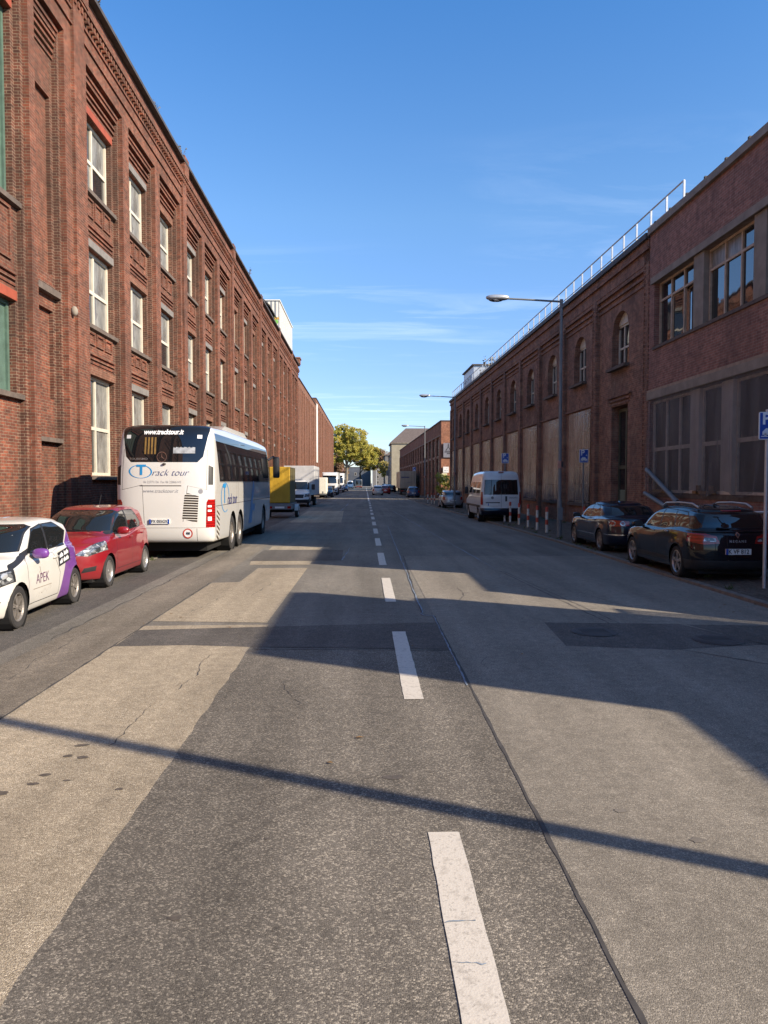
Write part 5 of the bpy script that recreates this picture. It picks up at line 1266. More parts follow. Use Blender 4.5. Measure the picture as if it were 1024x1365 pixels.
for s_ in (1, -1):
    for yy, r in ((.80, .085), (.54, .07)):
        shape2d(pa, ringpolys(r, r, .42, n=20), M['lamp_clear'], (-3, s_*yy, .865), 'rear', 'tail_lamp_ring', bvh=shp.bvh, off=.006)
plate(pa, shp, '', -2.9, .62, 'rear')
# --- generic small cars further away
PM = dict(xn=1.95, xt=-1.72, w=.84, H=1.41, zh=.82, xc=1.05, zc=1.0, x1=.45, x2=-1.40, x3=-1.62, z3=.98, zb0=.93, zb1=.96, wr=.66, zt=.92, R=.30, wf=1.23, wr_=-1.23, cf=.5, cr=.35,
  dlo=[[(.75, .98), (.48, 1.29), (-.2, 1.31), (-.2, .98)], [(-.26, .98), (-.26, 1.31), (-1.15, 1.29), (-1.35, 1.02)]], gaps=[[(.7, .34), (.7, .95)], [(-.3, .34), (-.3, .95)]],
  lamps=[('taillight', [(.60, .66), (.76, .64), (.78, .90), (.62, .90)], 'r', -1.45), ('headlight', circ(.58, .76, .13, 12), 'f', 1.2)], mir=(.62, 1.02), handles=[(-.1, .86)])
mi, shm = car('small_car', 'silver small car with upright red tail lights, parked beyond the white van', PM, (6.62, 57.6, .05), AW, M['p_silver'], 'cars parked on the right pavement', .96, m=3)
plate(mi, shm, '', -2.4, .62, 'rear')
hb2, sh2 = car('hatchback', 'dark car half hidden ahead of the white van on the right', dict(PY), (8.1, 50.5, .05), HB, M['p_black'], 'cars parked on the right pavement', .95, m=3)
wc, shw = car('hatchback', 'white car driving away in the middle of the road', dict(PY), (1.95, 117, 0), AW, M['p_white'], None, 1., m=3)
plate(wc, shw, '', -2.4, .62, 'rear')
sc, shs = car('hatchback', 'blue grey hatchback parked behind the big beige lorry', dict(PY), (6.25, 97.5, .02), AW, M['p_blue'], 'cars parked far up the right side', .95, m=3)
plate(sc, shs, '', -2.4, .62, 'rear')
def reshade(src, name, label, loc, rz, body, group, scale=1.):
    c = clone(src); c.name = name; tag(c, label, 'car', group); c.location = loc; c.rotation_euler = (0, 0, rz); c.scale = (scale,)*3
    for ch in c.children:
        if ch.type == 'MESH' and ch.data.materials and ch.name.split('.')[0] in ('body', 'mirror', 'door_handle'):
            ch.data = ch.data.copy(); ch.data.materials[0] = body
    return c
GR = 'cars parked far up the right side'
reshade(wc, 'hatchback', 'dark red car partly hidden to the right of the white moving car', (3.45, 128, 0), AW, M['p_red'], None)
reshade(mi, 'small_car', 'nearest dark car in the far row past the lorry on the right', (5.3, 150, 0), AW, M['p_black'], GR, 1.05)
reshade(wc, 'hatchback', 'grey car in the far row on the right, between two dark ones', (5.2, 163, 0), AW, M['p_grey'], GR, 1.05)
reshade(mi, 'small_car', 'far silver car in the row on the right', (5.1, 177, 0), AW, M['p_silver'], GR, 1.05)
reshade(wc, 'hatchback', 'farthest dark car in the row on the right', (5.0, 192, 0), AW, M['p_black'], GR, 1.05)
reshade(wc, 'hatchback', 'dark blue car squeezed between the cream trailer and the first lorry cab on the left', (-5.1, 100.6, 0), HB, M['p_dblue'], 'cars parked far up the left side', .95)
reshade(wc, 'hatchback', 'blue car behind the second lorry cab on the left', (-4.9, 178, 0), HB, M['p_blue'], 'cars parked far up the left side', 1.)

# ------------------------------------------------------------------ coach
bx, by = -5.17, 19.15
bus = empty('coach', (bx, by, 0), AW+.004); tag(bus, 'white touring coach with blue lettering parked on the left, seen from behind', 'coach')
BL, BW, BH = 12.3, 1.275, 3.5
bus.scale = (1., .985, 1.04)
r_ = lambda z, xf, xr, w, cf, cr: (z, xf, xr, w, cf, cr)
sb = Shell([r_(.42, BL-.4, .35, 1.05, .3, .2), r_([.42, .40, .40, .40, .44], BL-.10, .12, 1.22, .5, .28), r_(.54, BL-.02, .04, 1.262, .5, .3), r_(.8, BL, .0, 1.272, .5, .3), r_(1.25, BL, .0, BW, .5, .3), r_(1.9, BL-.05, .03, BW, .5, .3), r_(2.3, BL-.14, .06, 1.268, .5, .32),
            r_(2.8, BL-.34, .14, 1.245, .5, .34), r_(3.12, BL-.5, .22, 1.215, .5, .36), r_([3.27, 3.32, 3.32, 3.32, 3.26], BL-.62, .30, 1.16, .5, .36), r_([3.36, 3.41, 3.41, 3.41, 3.34], BL-.8, .42, 1.02, .5, .36), r_([3.40, 3.46, 3.46, 3.46, 3.38], BL-1.1, .65, .75, .4, .3), r_([3.41, 3.47, 3.47, 3.47, 3.39], BL-1.3, .9, .03, .02, .02)],
           m=4, nf=8, ns=40, nr=9, p=2.6, bulge=.0)
rear = lambda c: c.x < .75
sb.cut('rear_window', [(-.86, 2.42), (.86, 2.42), (1.0, 2.56), (1.13, 3.22), (1.10, 3.37), (-1.10, 3.37), (-1.13, 3.22), (-1.0, 2.56)], 'end', rear)
for q, s_ in enumerate((1, -1)):
    sd = lambda c, s_=s_: c.y*s_ > .95
    sb.cut('side_window:%d' % q, [(.62, 3.17), (.98, 1.95), (BL-.3, 1.95), (BL-.3, 3.17)], 'side', sd)
    sb.cut('corner_vent:%d' % q, [(s_*1.135, 1.86), (s_*1.245, 1.86), (s_*1.245, 2.30), (s_*1.135, 2.36)], 'end', lambda c, s_=s_: c.x < .4 and c.y*s_ > 0)
    sb.cut('taillight:%d' % q, [(s_*1.07, .80), (s_*1.3, .80), (s_*1.3, 1.5), (s_*1.13, 1.5), (s_*1.09, 1.42)], 'end', lambda c, s_=s_: c.y*s_ > 0, planes=[((.34, 0, 0), (1, 0, 0))])
    sb.cut('side_grille:%d' % q, [(.52, .48), (.92, .42), (.92, 1.15), (.66, 1.30), (.52, 1.15)], 'side', sd)
    for k, (a, b, c_, d) in enumerate(((.98, 1.93, BL-.4, 1.94), (.4, 1.32, BL-.3, 1.33), (3.7, .4, 3.71, 1.92), (4.0, .4, 4.01, 1.92), (5.5, .4, 5.51, 1.3), (7.4, .4, 7.41, 1.92), (4.6, .4, 4.61, .8))):
        sb.cut('panel_gap:%d%d' % (k, q), [(a-.006, b-.004), (c_+.006 if c_-a < .1 else c_, b-.004), (c_+.006 if c_-a < .1 else c_, d+.004), (a-.006, d+.004)], 'side', sd)
    for wx in (3.0, 4.35, 9.9): sb.cut('_hole:%d' % q, circ(wx, .52, .60, 20), 'side', sd)
gap = lambda nm, pts: [sb.cut('panel_gap:'+nm+str(i), [(a[0]-.006, a[1]-.004), (b[0]-.006, b[1]-.004), (b[0]+.006, b[1]+.004), (a[0]+.006, a[1]+.004)], 'end', rear) for i, (a, b) in enumerate(zip(pts, pts[1:]))]
gap('a', [(-1.10, 2.75), (-1.10, 1.74), (-.62, 1.84), (-.5, .95)]); gap('b', [(1.06, 2.75), (1.10, 1.74), (.55, 1.86), (.50, .92), (.44, .86)]); gap('c', [(-1.14, .80), (1.14, .80)]); gap('d', [(.85, .46), (.85, .78)]); gap('e', [(-.85, .46), (-.85, .78)])
sb.cut('louvre_grille', [(-.86, .92), (-.48, 1.02), (-.54, 1.60), (-.62, 1.66), (-.90, 1.58)], 'end', rear)
sb.cut('boot_handle', [(-.46, 1.825), (.62, 1.825), (.62, 1.85), (-.46, 1.85)], 'end', rear)
def louvm(name, pitch):
    t = NT(name); s_ = t.new('ShaderNodeSeparateXYZ', Vector=t.coord()); lw = t.math('SINE', t.math('MULTIPLY', t.math('ADD', s_.outputs[2], t.math('MULTIPLY', s_.outputs[0], .35)), 2*PI/pitch))
    t.base(t.ramp(t.math('MULTIPLY_ADD', lw, .5, .5), [(.3, (.07, .045, .03)), (.5, (.55, .53, .48))]), .5); t.bump(lw, 1., .02); return t.m
mats = {'body': M['bus_white'], 'rear_window': M['glass_bus'], 'side_window': M['glass_bus'], 'corner_vent': M['black'], 'taillight': M['lamp_red'], 'side_grille': louvm('coarse_louvres', .13), 'louvre_grille': louvm('louvred_slats', .062), 'panel_gap': M['coping'], 'boot_handle': M['coping']}
sb.finish(bus, mats, drop=('_hole:0', '_hole:1'))
mb = MB(); mb.box(.6, BL-.5, -1.0, 1.0, .18, .5)
for wx in (3.0, 4.35, 9.9):
    for s_ in (1, -1): mb.lathe([(.61, s_*1.24), (.61, s_*.85), (.01, s_*.85)], (wx, 0, .52), 'y', 20)
mb.build('underbody', M['under'], bus)
for wx in (3.0, 4.35, 9.9):
    for s_ in (1, -1): wheel(bus, wx, s_*1.10, .50, s_, .29, 10, 'alloy', .6, M['rim_dirty'])
mb = MB(); mb.prism([(3.0, 3.42), (3.5, 3.55), (7.2, 3.57), (7.9, 3.42)], 'y', -.95, .95); mb.build('roof_air_unit', M['bus_white'], bus, smooth=True)
mb = MB(); mb.rbox(BL-.12, BL+.22, -1.62, -1.36, 2.1, 2.95, .06); mb.tube([(BL-.45, -1.18, 2.8), (BL-.1, -1.38, 2.95), (BL+.05, -1.48, 2.85)], .05, 8); mb.build('mirror', M['black'], bus, smooth=True)
for s_ in (1, -1):
    mb = MB()
    for zz, hh in ((1.02, .05), (1.22, .025), (1.33, .025)): shape2d(bus, [[(-.045, -hh), (.045, -hh), (.045, hh), (-.045, hh)]], M['signwhite'], (-.5, s_*1.17, zz), 'rear', 'lamp_insert', bvh=sb.bvh, off=.006)
plate(bus, sb, 'FX 055GX', -.6, .96, 'rear', .1, .1, both=True)
B_ = sb.bvh; M['logo_b'] = plain('bright_blue_lettering', (.02, .25, .55), .4, .1, 5); M['logo_n'] = plain('navy_lettering', (.03, .035, .16), .4, .1, 5); M['logo_g'] = plain('grey_lettering', (.25, .25, .27), .5, .1, 5)
lettering(bus, 'www.tracktour.it', .17, M['text_white'], (-.5, .04, 3.17), 'rear', shear=.2, bvh=B_, off=.008, bold=.007, sx=.86)
lettering(bus, 'TOURISMO', .075, M['silver'], (-.5, .66, 2.50), 'rear', bvh=B_, off=.008, bold=.001, sx=1.3)
shape2d(bus, ringpolys(.13, .13, .12, n=24) + [[(-.012, 0), (.012, 0), (0, .12)], [(.012*math.cos(2.1*2)+0, .0), (-.1, -.07), (-.0, .014)], [(0, .014), (.1, -.07), (.0, -.014)]], M['chrome'], (-.5, .05, 2.55), 'rear', 'emblem', bvh=B_, off=.01)
shape2d(bus, ringpolys(.31, .165, .12, 0, 360, 36, tx=1), M['logo_b'], (-.5, .60, 2.19), 'rear', 'logo_ring', bvh=B_, off=.005, rot=-.04)
lettering(bus, 'T', .34, M['logo_b'], (-.5, .58, 2.22), 'rear', bvh=B_, off=.007, bold=.012, sx=1.15)
lettering(bus, 'rack tour', .235, M['logo_n'], (-.5, -.16, 2.16), 'rear', shear=.42, bvh=B_, off=.012, bold=-.004, sx=1.05)
lettering(bus, '06 22771136  Fax 06 22866143', .085, M['logo_g'], (-.5, .03, 1.93), 'rear', bvh=B_, off=.006, bold=-.001, sx=.9)
lettering(bus, 'www.tracktour.it', .13, M['logo_g'], (-.5, .08, 1.71), 'rear', shear=.3, bvh=B_, off=.006, bold=-.001)
shape2d(bus, [disc(.10)], M['signwhite'], (-.5, -.62, .66), 'rear', 'speed_disc', bvh=B_, off=.006)
shape2d(bus, ringpolys(.125, .125, .24, n=24), M['red'], (-.5, -.62, .66), 'rear', 'speed_disc', bvh=B_, off=.009); lettering(bus, '100', .085, M['text_dark'], (-.5, -.62, .66), 'rear', bvh=B_, off=.01, bold=.003, sx=.85)
shape2d(bus, [disc(.06, 12), ], M['logo_g'], (-.5, -.95, 1.70), 'rear', 'sticker', bvh=B_, off=.005)
cur = plain('yellow_curtain', (.2, .115, .028), .8, .4, 9)
for k in range(4): shape2d(bus, [[(.30-k*.085, v+.06), (.345-k*.085, v+.06), (.345-k*.085, v), (.30-k*.085, v)][::-1] for v in [-.24+.06*q for q in range(7)]], cur, (-.5, .55, 2.86), 'rear', 'curtain', bvh=B_, off=.009)
shape2d(bus, [[(-.28+.07*q, -.08), (-.21+.07*q, -.08), (-.21+.07*q, .06+.012*(q % 3)), (-.28+.07*q, .055+.012*((q+1) % 3))] for q in range(8)], plain('shelf_paper', (.34, .36, .38), .5, .4, 9), (-.5, -.52, 2.72), 'rear', 'paper_on_shelf', bvh=B_, off=.009)
for yy in (.95, -.9): shape2d(bus, [[(-.06, -.045), (.06, -.045), (.06, .045), (-.06, .045)]], M['signwhite'], (-.5, yy, 3.06), 'rear', 'sticker', bvh=B_, off=.005)
mb = MB(); mb.ell((.05, -.02, 2.375), .04, .05, .03, 12, 8); mb.build('rear_camera', M['coping'], bus, smooth=True)
# side lettering
shape2d(bus, ringpolys(.62, .40, .10, 0, 300, 30, tx=1), M['logo_b'], (1.75, -1.5, 1.52), 'right', 'logo_ring', bvh=B_, off=.006)
lettering(bus, 'T', .7, M['logo_b'], (1.65, -1.5, 1.60), 'right', bvh=B_, off=.008, bold=.02); lettering(bus, 'rack tour', .42, M['logo_n'], (2.85, -1.5, 1.45), 'right', shear=.38, bvh=B_, off=.008)
pts = [[(0, -.62), (.5, -.62), (.62, .2), (.35, .2)], [(.35, .2), (.62, .2), (.9, .75), (.62, .75)], [(.3, -.1), (.9, -.2), (.95, .1), (.4, .1)], [(.62, .75), (.9, .75), (.82, 1.0), (.7, 1.0)]]
pts = [[(u*1.5, v*.85) for u, v in p] for p in pts]
shape2d(bus, pts, plain('faded_blue_print', (.12, .3, .5), .4, .2, 2), (6.0, -1.5, 1.12), 'right', 'blue_figure', bvh=B_, off=.006)

# ------------------------------------------------------------------ white van on the right
van = empty('van', (6.75, 36.7, .05), AW, None, .985); tag(van, 'white high roof panel van with dark rear windows, parked behind the bollards on the right', 'van')
VL, VW, VH = 5.95, 1.02, 2.58
sv = Shell([r_(.30, VL-.3, .2, .85, .3, .15), r_(.34, VL-.06, .05, .97, .5, .16), r_(.55, VL, -.04, 1.0, .55, .16), r_(.72, VL-.02, .0, VW, .55, .16), r_([.95, 1.15, 1.2, 1.2, 1.2], VL-.08, .0, VW, .5, .14), r_([1.12, 1.3, 1.35, 1.35, 1.35], VL-.75, .01, 1.01, .5, .14), r_([1.4, 1.6, 1.65, 1.65, 1.65], VL-1.05, .03, .985, .45, .14),
            r_([1.95, 2.1, 2.1, 2.1, 2.1], VL-1.45, .07, .93, .4, .14), r_([2.28, 2.35, 2.38, 2.38, 2.36], VL-1.75, .11, .885, .35, .16), r_([2.45, 2.5, 2.52, 2.52, 2.48], VL-2.0, .18, .80, .3, .16), r_([2.5, 2.55, 2.57, 2.57, 2.53], VL-2.3, .3, .6, .2, .16), r_([2.51, 2.56, 2.58, 2.58, 2.54], VL-2.6, .5, .03, .02, .02)], m=4, nf=8, ns=26, nr=7, p=2.8, bulge=.0)
vr = lambda c: c.x < .5
sv.cut('rear_window', [(-.87, 1.36), (.87, 1.36), (.82, 2.10), (-.82, 2.10)], 'end', vr)
sv.cut('lower_bumper', [(-1.2, .2), (1.2, .2), (1.2, .68), (-1.2, .68)], 'end', vr); sv.cut('panel_gap:0', [(-.006, .7), (.006, .7), (.006, 2.46), (-.006, 2.46)], 'end', vr); sv.cut('panel_gap:1', [(-.85, 2.1), (.85, 2.1), (.85, 2.11), (-.85, 2.11)], 'end', vr)
sv.cut('handle_recess', [(-.30, 1.02), (-.20, 1.02), (-.20, 1.28), (-.30, 1.28)], 'end', vr); sv.cut('boot_trim', [(.06, .93), (.78, .93), (.78, .98), (.06, .98)], 'end', vr)
for q, s_ in enumerate((1, -1)):
    sd = lambda c, s_=s_: c.y*s_ > .6
    sv.cut('taillight:%d' % q, [(s_*.905, .85), (s_*1.1, .85), (s_*1.1, 1.5), (s_*.93, 1.5)], 'end', lambda c, s_=s_: c.y*s_ > 0, planes=[((.2, 0, 0), (1, 0, 0))])
    for k, (a, b) in enumerate(((.5, 1.75), (1.95, 3.15), (3.4, 4.3))): sv.cut('side_window:%d%d' % (k, q), [(a, 1.42), (b+(.3 if k == 2 else 0), 1.42), (b, 2.0), (a, 2.0)], 'side', sd)
    sv.cut('side_trim:%d' % q, [(.3, .70), (VL-.4, .70), (VL-.4, .82), (.3, .82)], 'side', sd)
    for wx in (1.15, 4.75): sv.cut('_hole:%d' % q, circ(wx, .36, .43, 18), 'side', sd)
sv.cut('windscreen', [(-.82, 1.4), (.82, 1.4), (.75, 2.2), (-.75, 2.2)], 'end', lambda c: c.x > VL-2 and c.z > 1.2)
sv.finish(van, {'body': M['p_white2'], 'rear_window': M['glass_bus'], 'side_window': M['glass_car'], 'windscreen': M['glass_car'], 'lower_bumper': M['p_dblue'], 'panel_gap': M['coping'], 'handle_recess': M['black'], 'boot_trim': M['black'], 'taillight': M['lamp_red'], 'side_trim': M['black']}, drop=('_hole:0', '_hole:1'))
mb = MB(); mb.box(.4, VL-.5, -.8, .8, .2, .5)
for wx in (1.15, 4.75):
    for s_ in (1, -1): mb.lathe([(.44, s_*.98), (.44, s_*.7), (.01, s_*.7)], (wx, 0, .36), 'y', 18)
mb.build('underbody', M['under'], van)
for wx in (1.15, 4.75):
    for s_ in (1, -1): wheel(van, wx, s_*.90, .345, s_, .22, 5, 'cap', .62)
for s_ in (1, -1):
    MB().rbox(VL-1.35, VL-1.2, s_*1.02, s_*1.22, 1.35, 1.75, .04).build('mirror', M['black'], van, smooth=True)
MB().rbox(.10, .2, -.13, .13, 2.47, 2.52, .01).build('brake_light', M['lamp_red'], van)
plate(van, sv, '', -.6, .86, 'rear', y=.42)
shape2d(van, [disc(.07, 16)], M['pole'], (-.5, .45, 1.20), 'rear', 'emblem', bvh=sv.bvh, off=.006)
lettering(van, 'DUCATO', .09, M['pole'], (-.5, -.62, 1.20), 'rear', bvh=sv.bvh, off=.006, bold=.003, sx=1.1)

# ------------------------------------------------------------------ trailers and lorries
tr = empty('tarp_trailer', (-4.74, 41.3, 0), AW); tag(tr, 'small trailer with a yellow tarpaulin box, parked in front of the coach', 'trailer')
def tarp(name, c):
    t = NT(name); p = t.coord(); n = t.noise(t.mapv(p, (1, 1, .6)), 1.8, 5); t.base(t.ramp(n, [(.3, tuple(x*.75 for x in c)), (.75, c)]), .6); t.bump(n, .7, .08); return t.m
mb = MB(); mb.rbox(0, .9, -.57, .57, .86, 2.86, .04); mb.build('tarpaulin', tarp('yellow_tarpaulin', (.55, .33, .02)), tr); mb = MB(); mb.rbox(.02, 3.1, -.575, .575, .85, 2.85, .04); mb.build('side_tarpaulin', tarp('shade_toned_tarpaulin', (.13, .11, .045)), tr)  # shade of the trailer's side is put into the dark olive colour
MB().box(-.03, 3.12, -.66, .66, .50, .84).build('frame', M['pole'], tr); MB().box(1.0, 2.2, -.6, .6, .3, .5).build('axle', M['under'], tr)
for s_ in (1, -1):
    wheel(tr, 1.6, s_*.80, .32, s_, .2, 6, 'cap', .6)
    mb = MB(); mb.prism([(1.2, .40), (1.2, .62), (1.35, .76), (1.85, .76), (2.0, .62), (2.0, .40), (1.97, .40), (1.97, .6), (1.83, .73), (1.37, .73), (1.23, .6), (1.23, .4)], 'y', s_*.70, s_*.93); mb.build('mudguard', M['steel'], tr)
    MB().box(-.06, -.03, s_*.42, s_*.62, .55, .68).build('taillight', M['lamp_red'], tr)
plate_ = MB().box(-.05, -.03, -.26, .26, .56, .66).build('number_plate', M['plate'], tr)
mb = MB(); mb.tube([(3.1, 0, .55), (4.3, 0, .5)], .05, 8); mb.build('drawbar', M['steel'], tr)

def lorrycab(root, x, zt, w=1.22, depth=2.1, body=None, high=True):
    """flat fronted cab, front at x facing +x"""
    s_ = Shell([r_(.35, x-.2, x-depth, w-.1, .2, .1), r_(.40, x-.05, x-depth, w, .25, .1), r_(.7, x, x-depth, w, .25, .1), r_(1.3, x, x-depth, w, .25, .1), r_(1.75, x-.03, x-depth, w, .25, .1), r_(zt-.75, x-.22, x-depth, w-.02, .3, .1), r_(zt-.4, x-.4, x-depth, w-.06, .35, .1), r_(zt-.1, x-.75, x-depth, w-.1, .35, .1), r_(zt, x-.95, x-depth, w-.25, .3, .1), r_(zt+.01, x-1.1, x-depth, .03, .02, .02)], m=3, nf=7, ns=10, nr=4, p=3, bulge=0)
    ft = lambda c: c.x > x-1.
    s_.cut('windscreen', [(-w+.12, 1.85), (w-.12, 1.85), (w-.18, zt-.62), (-w+.18, zt-.62)], 'end', ft)
    s_.cut('grille', [(-.75, .75), (.75, .75), (.82, 1.5), (-.82, 1.5)], 'end', ft); s_.cut('grille:1', [(-w, .3), (w, .3), (w, .5), (-w, .5)], 'end', ft)
    for q, k in enumerate((1, -1)):
        s_.cut('headlight:%d' % q, [(k*.8, .62), (k*1.15, .62), (k*1.15, .86), (k*.85, .86)], 'end', ft)
        s_.cut('side_window:%d' % q, [(x-.45, 1.85), (x-1.5, 1.85), (x-1.5, zt-.75), (x-.75, zt-.75)], 'side', lambda c, k=k: c.y*k > .8)
        s_.cut('_hole:%d' % q, circ(x-1.35, .5, .62, 16), 'side', lambda c, k=k: c.y*k > .8)
    s_.finish(root, {'body': body or M['p_white2'], 'windscreen': M['glass_car'], 'grille': M['black'], 'headlight': M['lamp_clear'], 'side_window': M['glass_car']}, drop=('_hole:0', '_hole:1'))
    for k in (1, -1):
        wheel(root, x-1.35, k*(w-.17), .5, k, .3, 8, 'cap', .6)
        MB().rbox(x-.35, x-.2, k*(w+.08), k*(w+.3), 1.75, 2.5, .03).build('mirror', M['black'], root)
    mb = MB(); mb.rbox(x-.30, x-.02, -w+.1, w-.1, zt-.6, zt-.48, .03); mb.build('sun_visor', M['black'], root)
bt = empty('box_truck', (-5.5, 63.5, 0), HB); tag(bt, 'white box truck with a small van cab, parked behind the yellow trailer', 'truck')
mb = MB(); mb.rbox(-4.9, 1.55, -1.28, 1.28, .95, 3.38, .04); mb.build('cargo_box', plain('grey_white_box_body', (.5, .5, .5), .45, .12, 2), bt)
PV = dict(xn=3.5, xt=.9, w=.98, H=2.2, zh=1.12, xc=2.75, zc=1.38, x1=2.0, x2=1.3, x3=1.2, z3=1.4, zb0=1.25, zb1=1.3, wr=.78, zt=1.3, zu=.34, cf=.5, cr=.1)
scb = Shell(gen_rows(PV), m=3, ns=14)
ff = lambda c: c.x > 1.9
scb.cut('windscreen', [(-.82, 1.42), (.82, 1.42), (.72, 2.05), (-.72, 2.05)], 'end', lambda c: c.x > 1.6 and c.z > 1.3); scb.cut('grille', [(-.5, .72), (.5, .72), (.55, 1.02), (-.55, 1.02)], 'end', ff); scb.cut('bumper', [(-1.2, .3), (1.2, .3), (1.2, .62), (-1.2, .62)], 'end', ff)
for q, k in enumerate((1, -1)):
    scb.cut('headlight:%d' % q, [(k*.58, .8), (k*1., .84), (k*1., 1.12), (k*.64, 1.05)], 'end', ff); scb.cut('side_window:%d' % q, [(2.45, 1.42), (1.4, 1.42), (1.4, 2.0), (2.0, 2.0)], 'side', lambda c, k=k: c.y*k > .5); scb.cut('_hole:%d' % q, circ(2.75, .36, .44, 16), 'side', lambda c, k=k: c.y*k > .6)
scb.finish(bt, {'body': M['p_white2'], 'windscreen': M['glass_car'], 'grille': M['black'], 'bumper': M['black'], 'headlight': M['lamp_clear'], 'side_window': M['glass_car']}, drop=('_hole:0', '_hole:1'))
for k in (1, -1):
    wheel(bt, 2.75, k*.86, .36, k, .22, 6, 'cap'); wheel(bt, -2.3, k*1.0, .38, k, .3, 6, 'cap')
    MB().rbox(2.1, 2.25, k*1.08, k*1.36, 1.4, 1.85, .03).build('mirror', M['black'], bt)
MB().box(-4.8, 2.8, -.8, .8, .35, .94).build('chassis', M['under'], bt)
ct = empty('box_trailer', (-5.45, 94.5, 0), AW); tag(ct, 'cream white box trailer parked between the box truck and the lorry cabs', 'trailer')
mb = MB(); mb.rbox(0, 3.6, -.52, .42, .55, 2.62, .06); mb.build('body', plain('cream_trailer_panels', (.72, .69, .58), .5, .08, 2), ct)
MB().box(-.02, -.001, -.15, .0, .62, .85).build('vent', M['pole'], ct); MB().box(.1, 4.4, -.45, .35, .4, .55).build('frame', M['pole'], ct)
for k in (1, -1): wheel(ct, 1.8, k*.42-.05, .3, k, .18, 6, 'cap')
for i, (x, y, zt, lb) in enumerate(((-5.55, 116, 3.55, 'white flat fronted lorry cab facing the camera, nearer of the two'), (-5.45, 146, 3.8, 'white lorry cab facing the camera, farther of the two, beside the plane tree'))):
    lr = empty('lorry', (x, y, 0), HB); tag(lr, lb, 'lorry', 'white lorries parked on the left'); lorrycab(lr, 0., zt)
    mb = MB(); mb.rbox(-10.5, -2.3, -1.26, 1.26, 1.1, zt+.05, .04); mb.build('cargo_box', M['p_white2'], lr); MB().box(-10.4, -.4, -.8, .8, .4, 1.1).build('chassis', M['under'], lr)
    for k in (1, -1): wheel(lr, -8.2, k*1.02, .5, k, .3, 8, 'cap')
sl = empty('lorry_trailer', (6.72, 116.5, 0), AW); tag(sl, 'big beige box lorry seen from behind on the right side, with small blue lettering', 'lorry')
mb = MB(); mb.rbox(0, 13.6, -1.27, 1.27, 1.05, 3.75, .05); mb.build('cargo_box', plain('beige_box_body', (.45, .385, .28), .55, .15, 1.5), sl)
MB().box(.02, 12, -1.1, 1.1, .45, 1.04).build('chassis', M['under'], sl); MB().box(-.06, -.0, -1.2, 1.2, .55, .8).build('rear_bumper', M['coping'], sl)
for xx in (2.2, 3.5, 4.8):
    for k in (1, -1): wheel(sl, xx, k*1.05, .5, k, .32, 8, 'cap')
for k in (1, -1): MB().box(-.09, -.06, k*.75, k*1.15, .6, .75).build('taillight', M['lamp_red'], sl)
mb = MB(); mb.box(-.03, -.001, -.012, .012, 1.1, 3.7)
for yy in (-.5, .5): mb.box(-.03, -.001, yy-.02, yy+.02, 1.1, 3.7)
mb.build('door_bar', M['concrete'], sl)
shape2d(sl, [[(x, 0), (x+.13, 0), (x+.15, h), (x+.03, h)] for x, h in zip([-.1-.62+.16*i for i in range(8)], (.2, .17, .2, .18, .2, .16, .2, .18))], M['logo_n'], (-.04, .35, 2.7), 'rear', 'lettering')
shape2d(sl, [[(-.9, 0), (.2, .12), (.9, .38), (.2, .05)]], M['logo_g'], (-.04, -.1, 1.9), 'rear', 'stripe')
ob = empty('bus', (-2.35, 262, 0), HB); tag(ob, 'dark oncoming bus with a red lower front, far down the road under the trees', 'bus')
so_ = Shell([r_(.35, 0, -11, 1.2, .2, .1), r_(.5, .0, -11, 1.26, .25, .1), r_(1.2, 0, -11, 1.27, .25, .1), r_(2.9, -.12, -11, 1.24, .25, .1), r_(3.1, -.3, -11, 1.1, .2, .1), r_(3.15, -.5, -11, .05, .02, .02)], m=3, nf=6, ns=10, nr=4, p=3, bulge=0)
so_.cut('windscreen', [(-1.15, 1.2), (1.15, 1.2), (1.1, 2.75), (-1.1, 2.75)], 'end', lambda c: c.x > -1); so_.cut('lower_front', [(-1.3, .3), (1.3, .3), (1.3, .72), (-1.3, .72)], 'end', lambda c: c.x > -1)
so_.finish(ob, {'body': M['p_grey'], 'windscreen': M['glass_car'], 'lower_front': plain('dull_red_bumper', (.16, .03, .025), .6, .2, 3)})
for k in (1, -1):
    wheel(ob, -2.5, k*1.05, .48, k, .3, 6, 'cap'); MB().rbox(.0, .03, k*.8, k*1.1, .6, .75, .01).build('headlight', M['lamp_clear'], ob)
wv = clone(van); tag(wv, 'white van far down the left side, standing under the plane tree', 'van'); wv.location = (-4.9, 246, 0); wv.rotation_euler = (0, 0, HB)

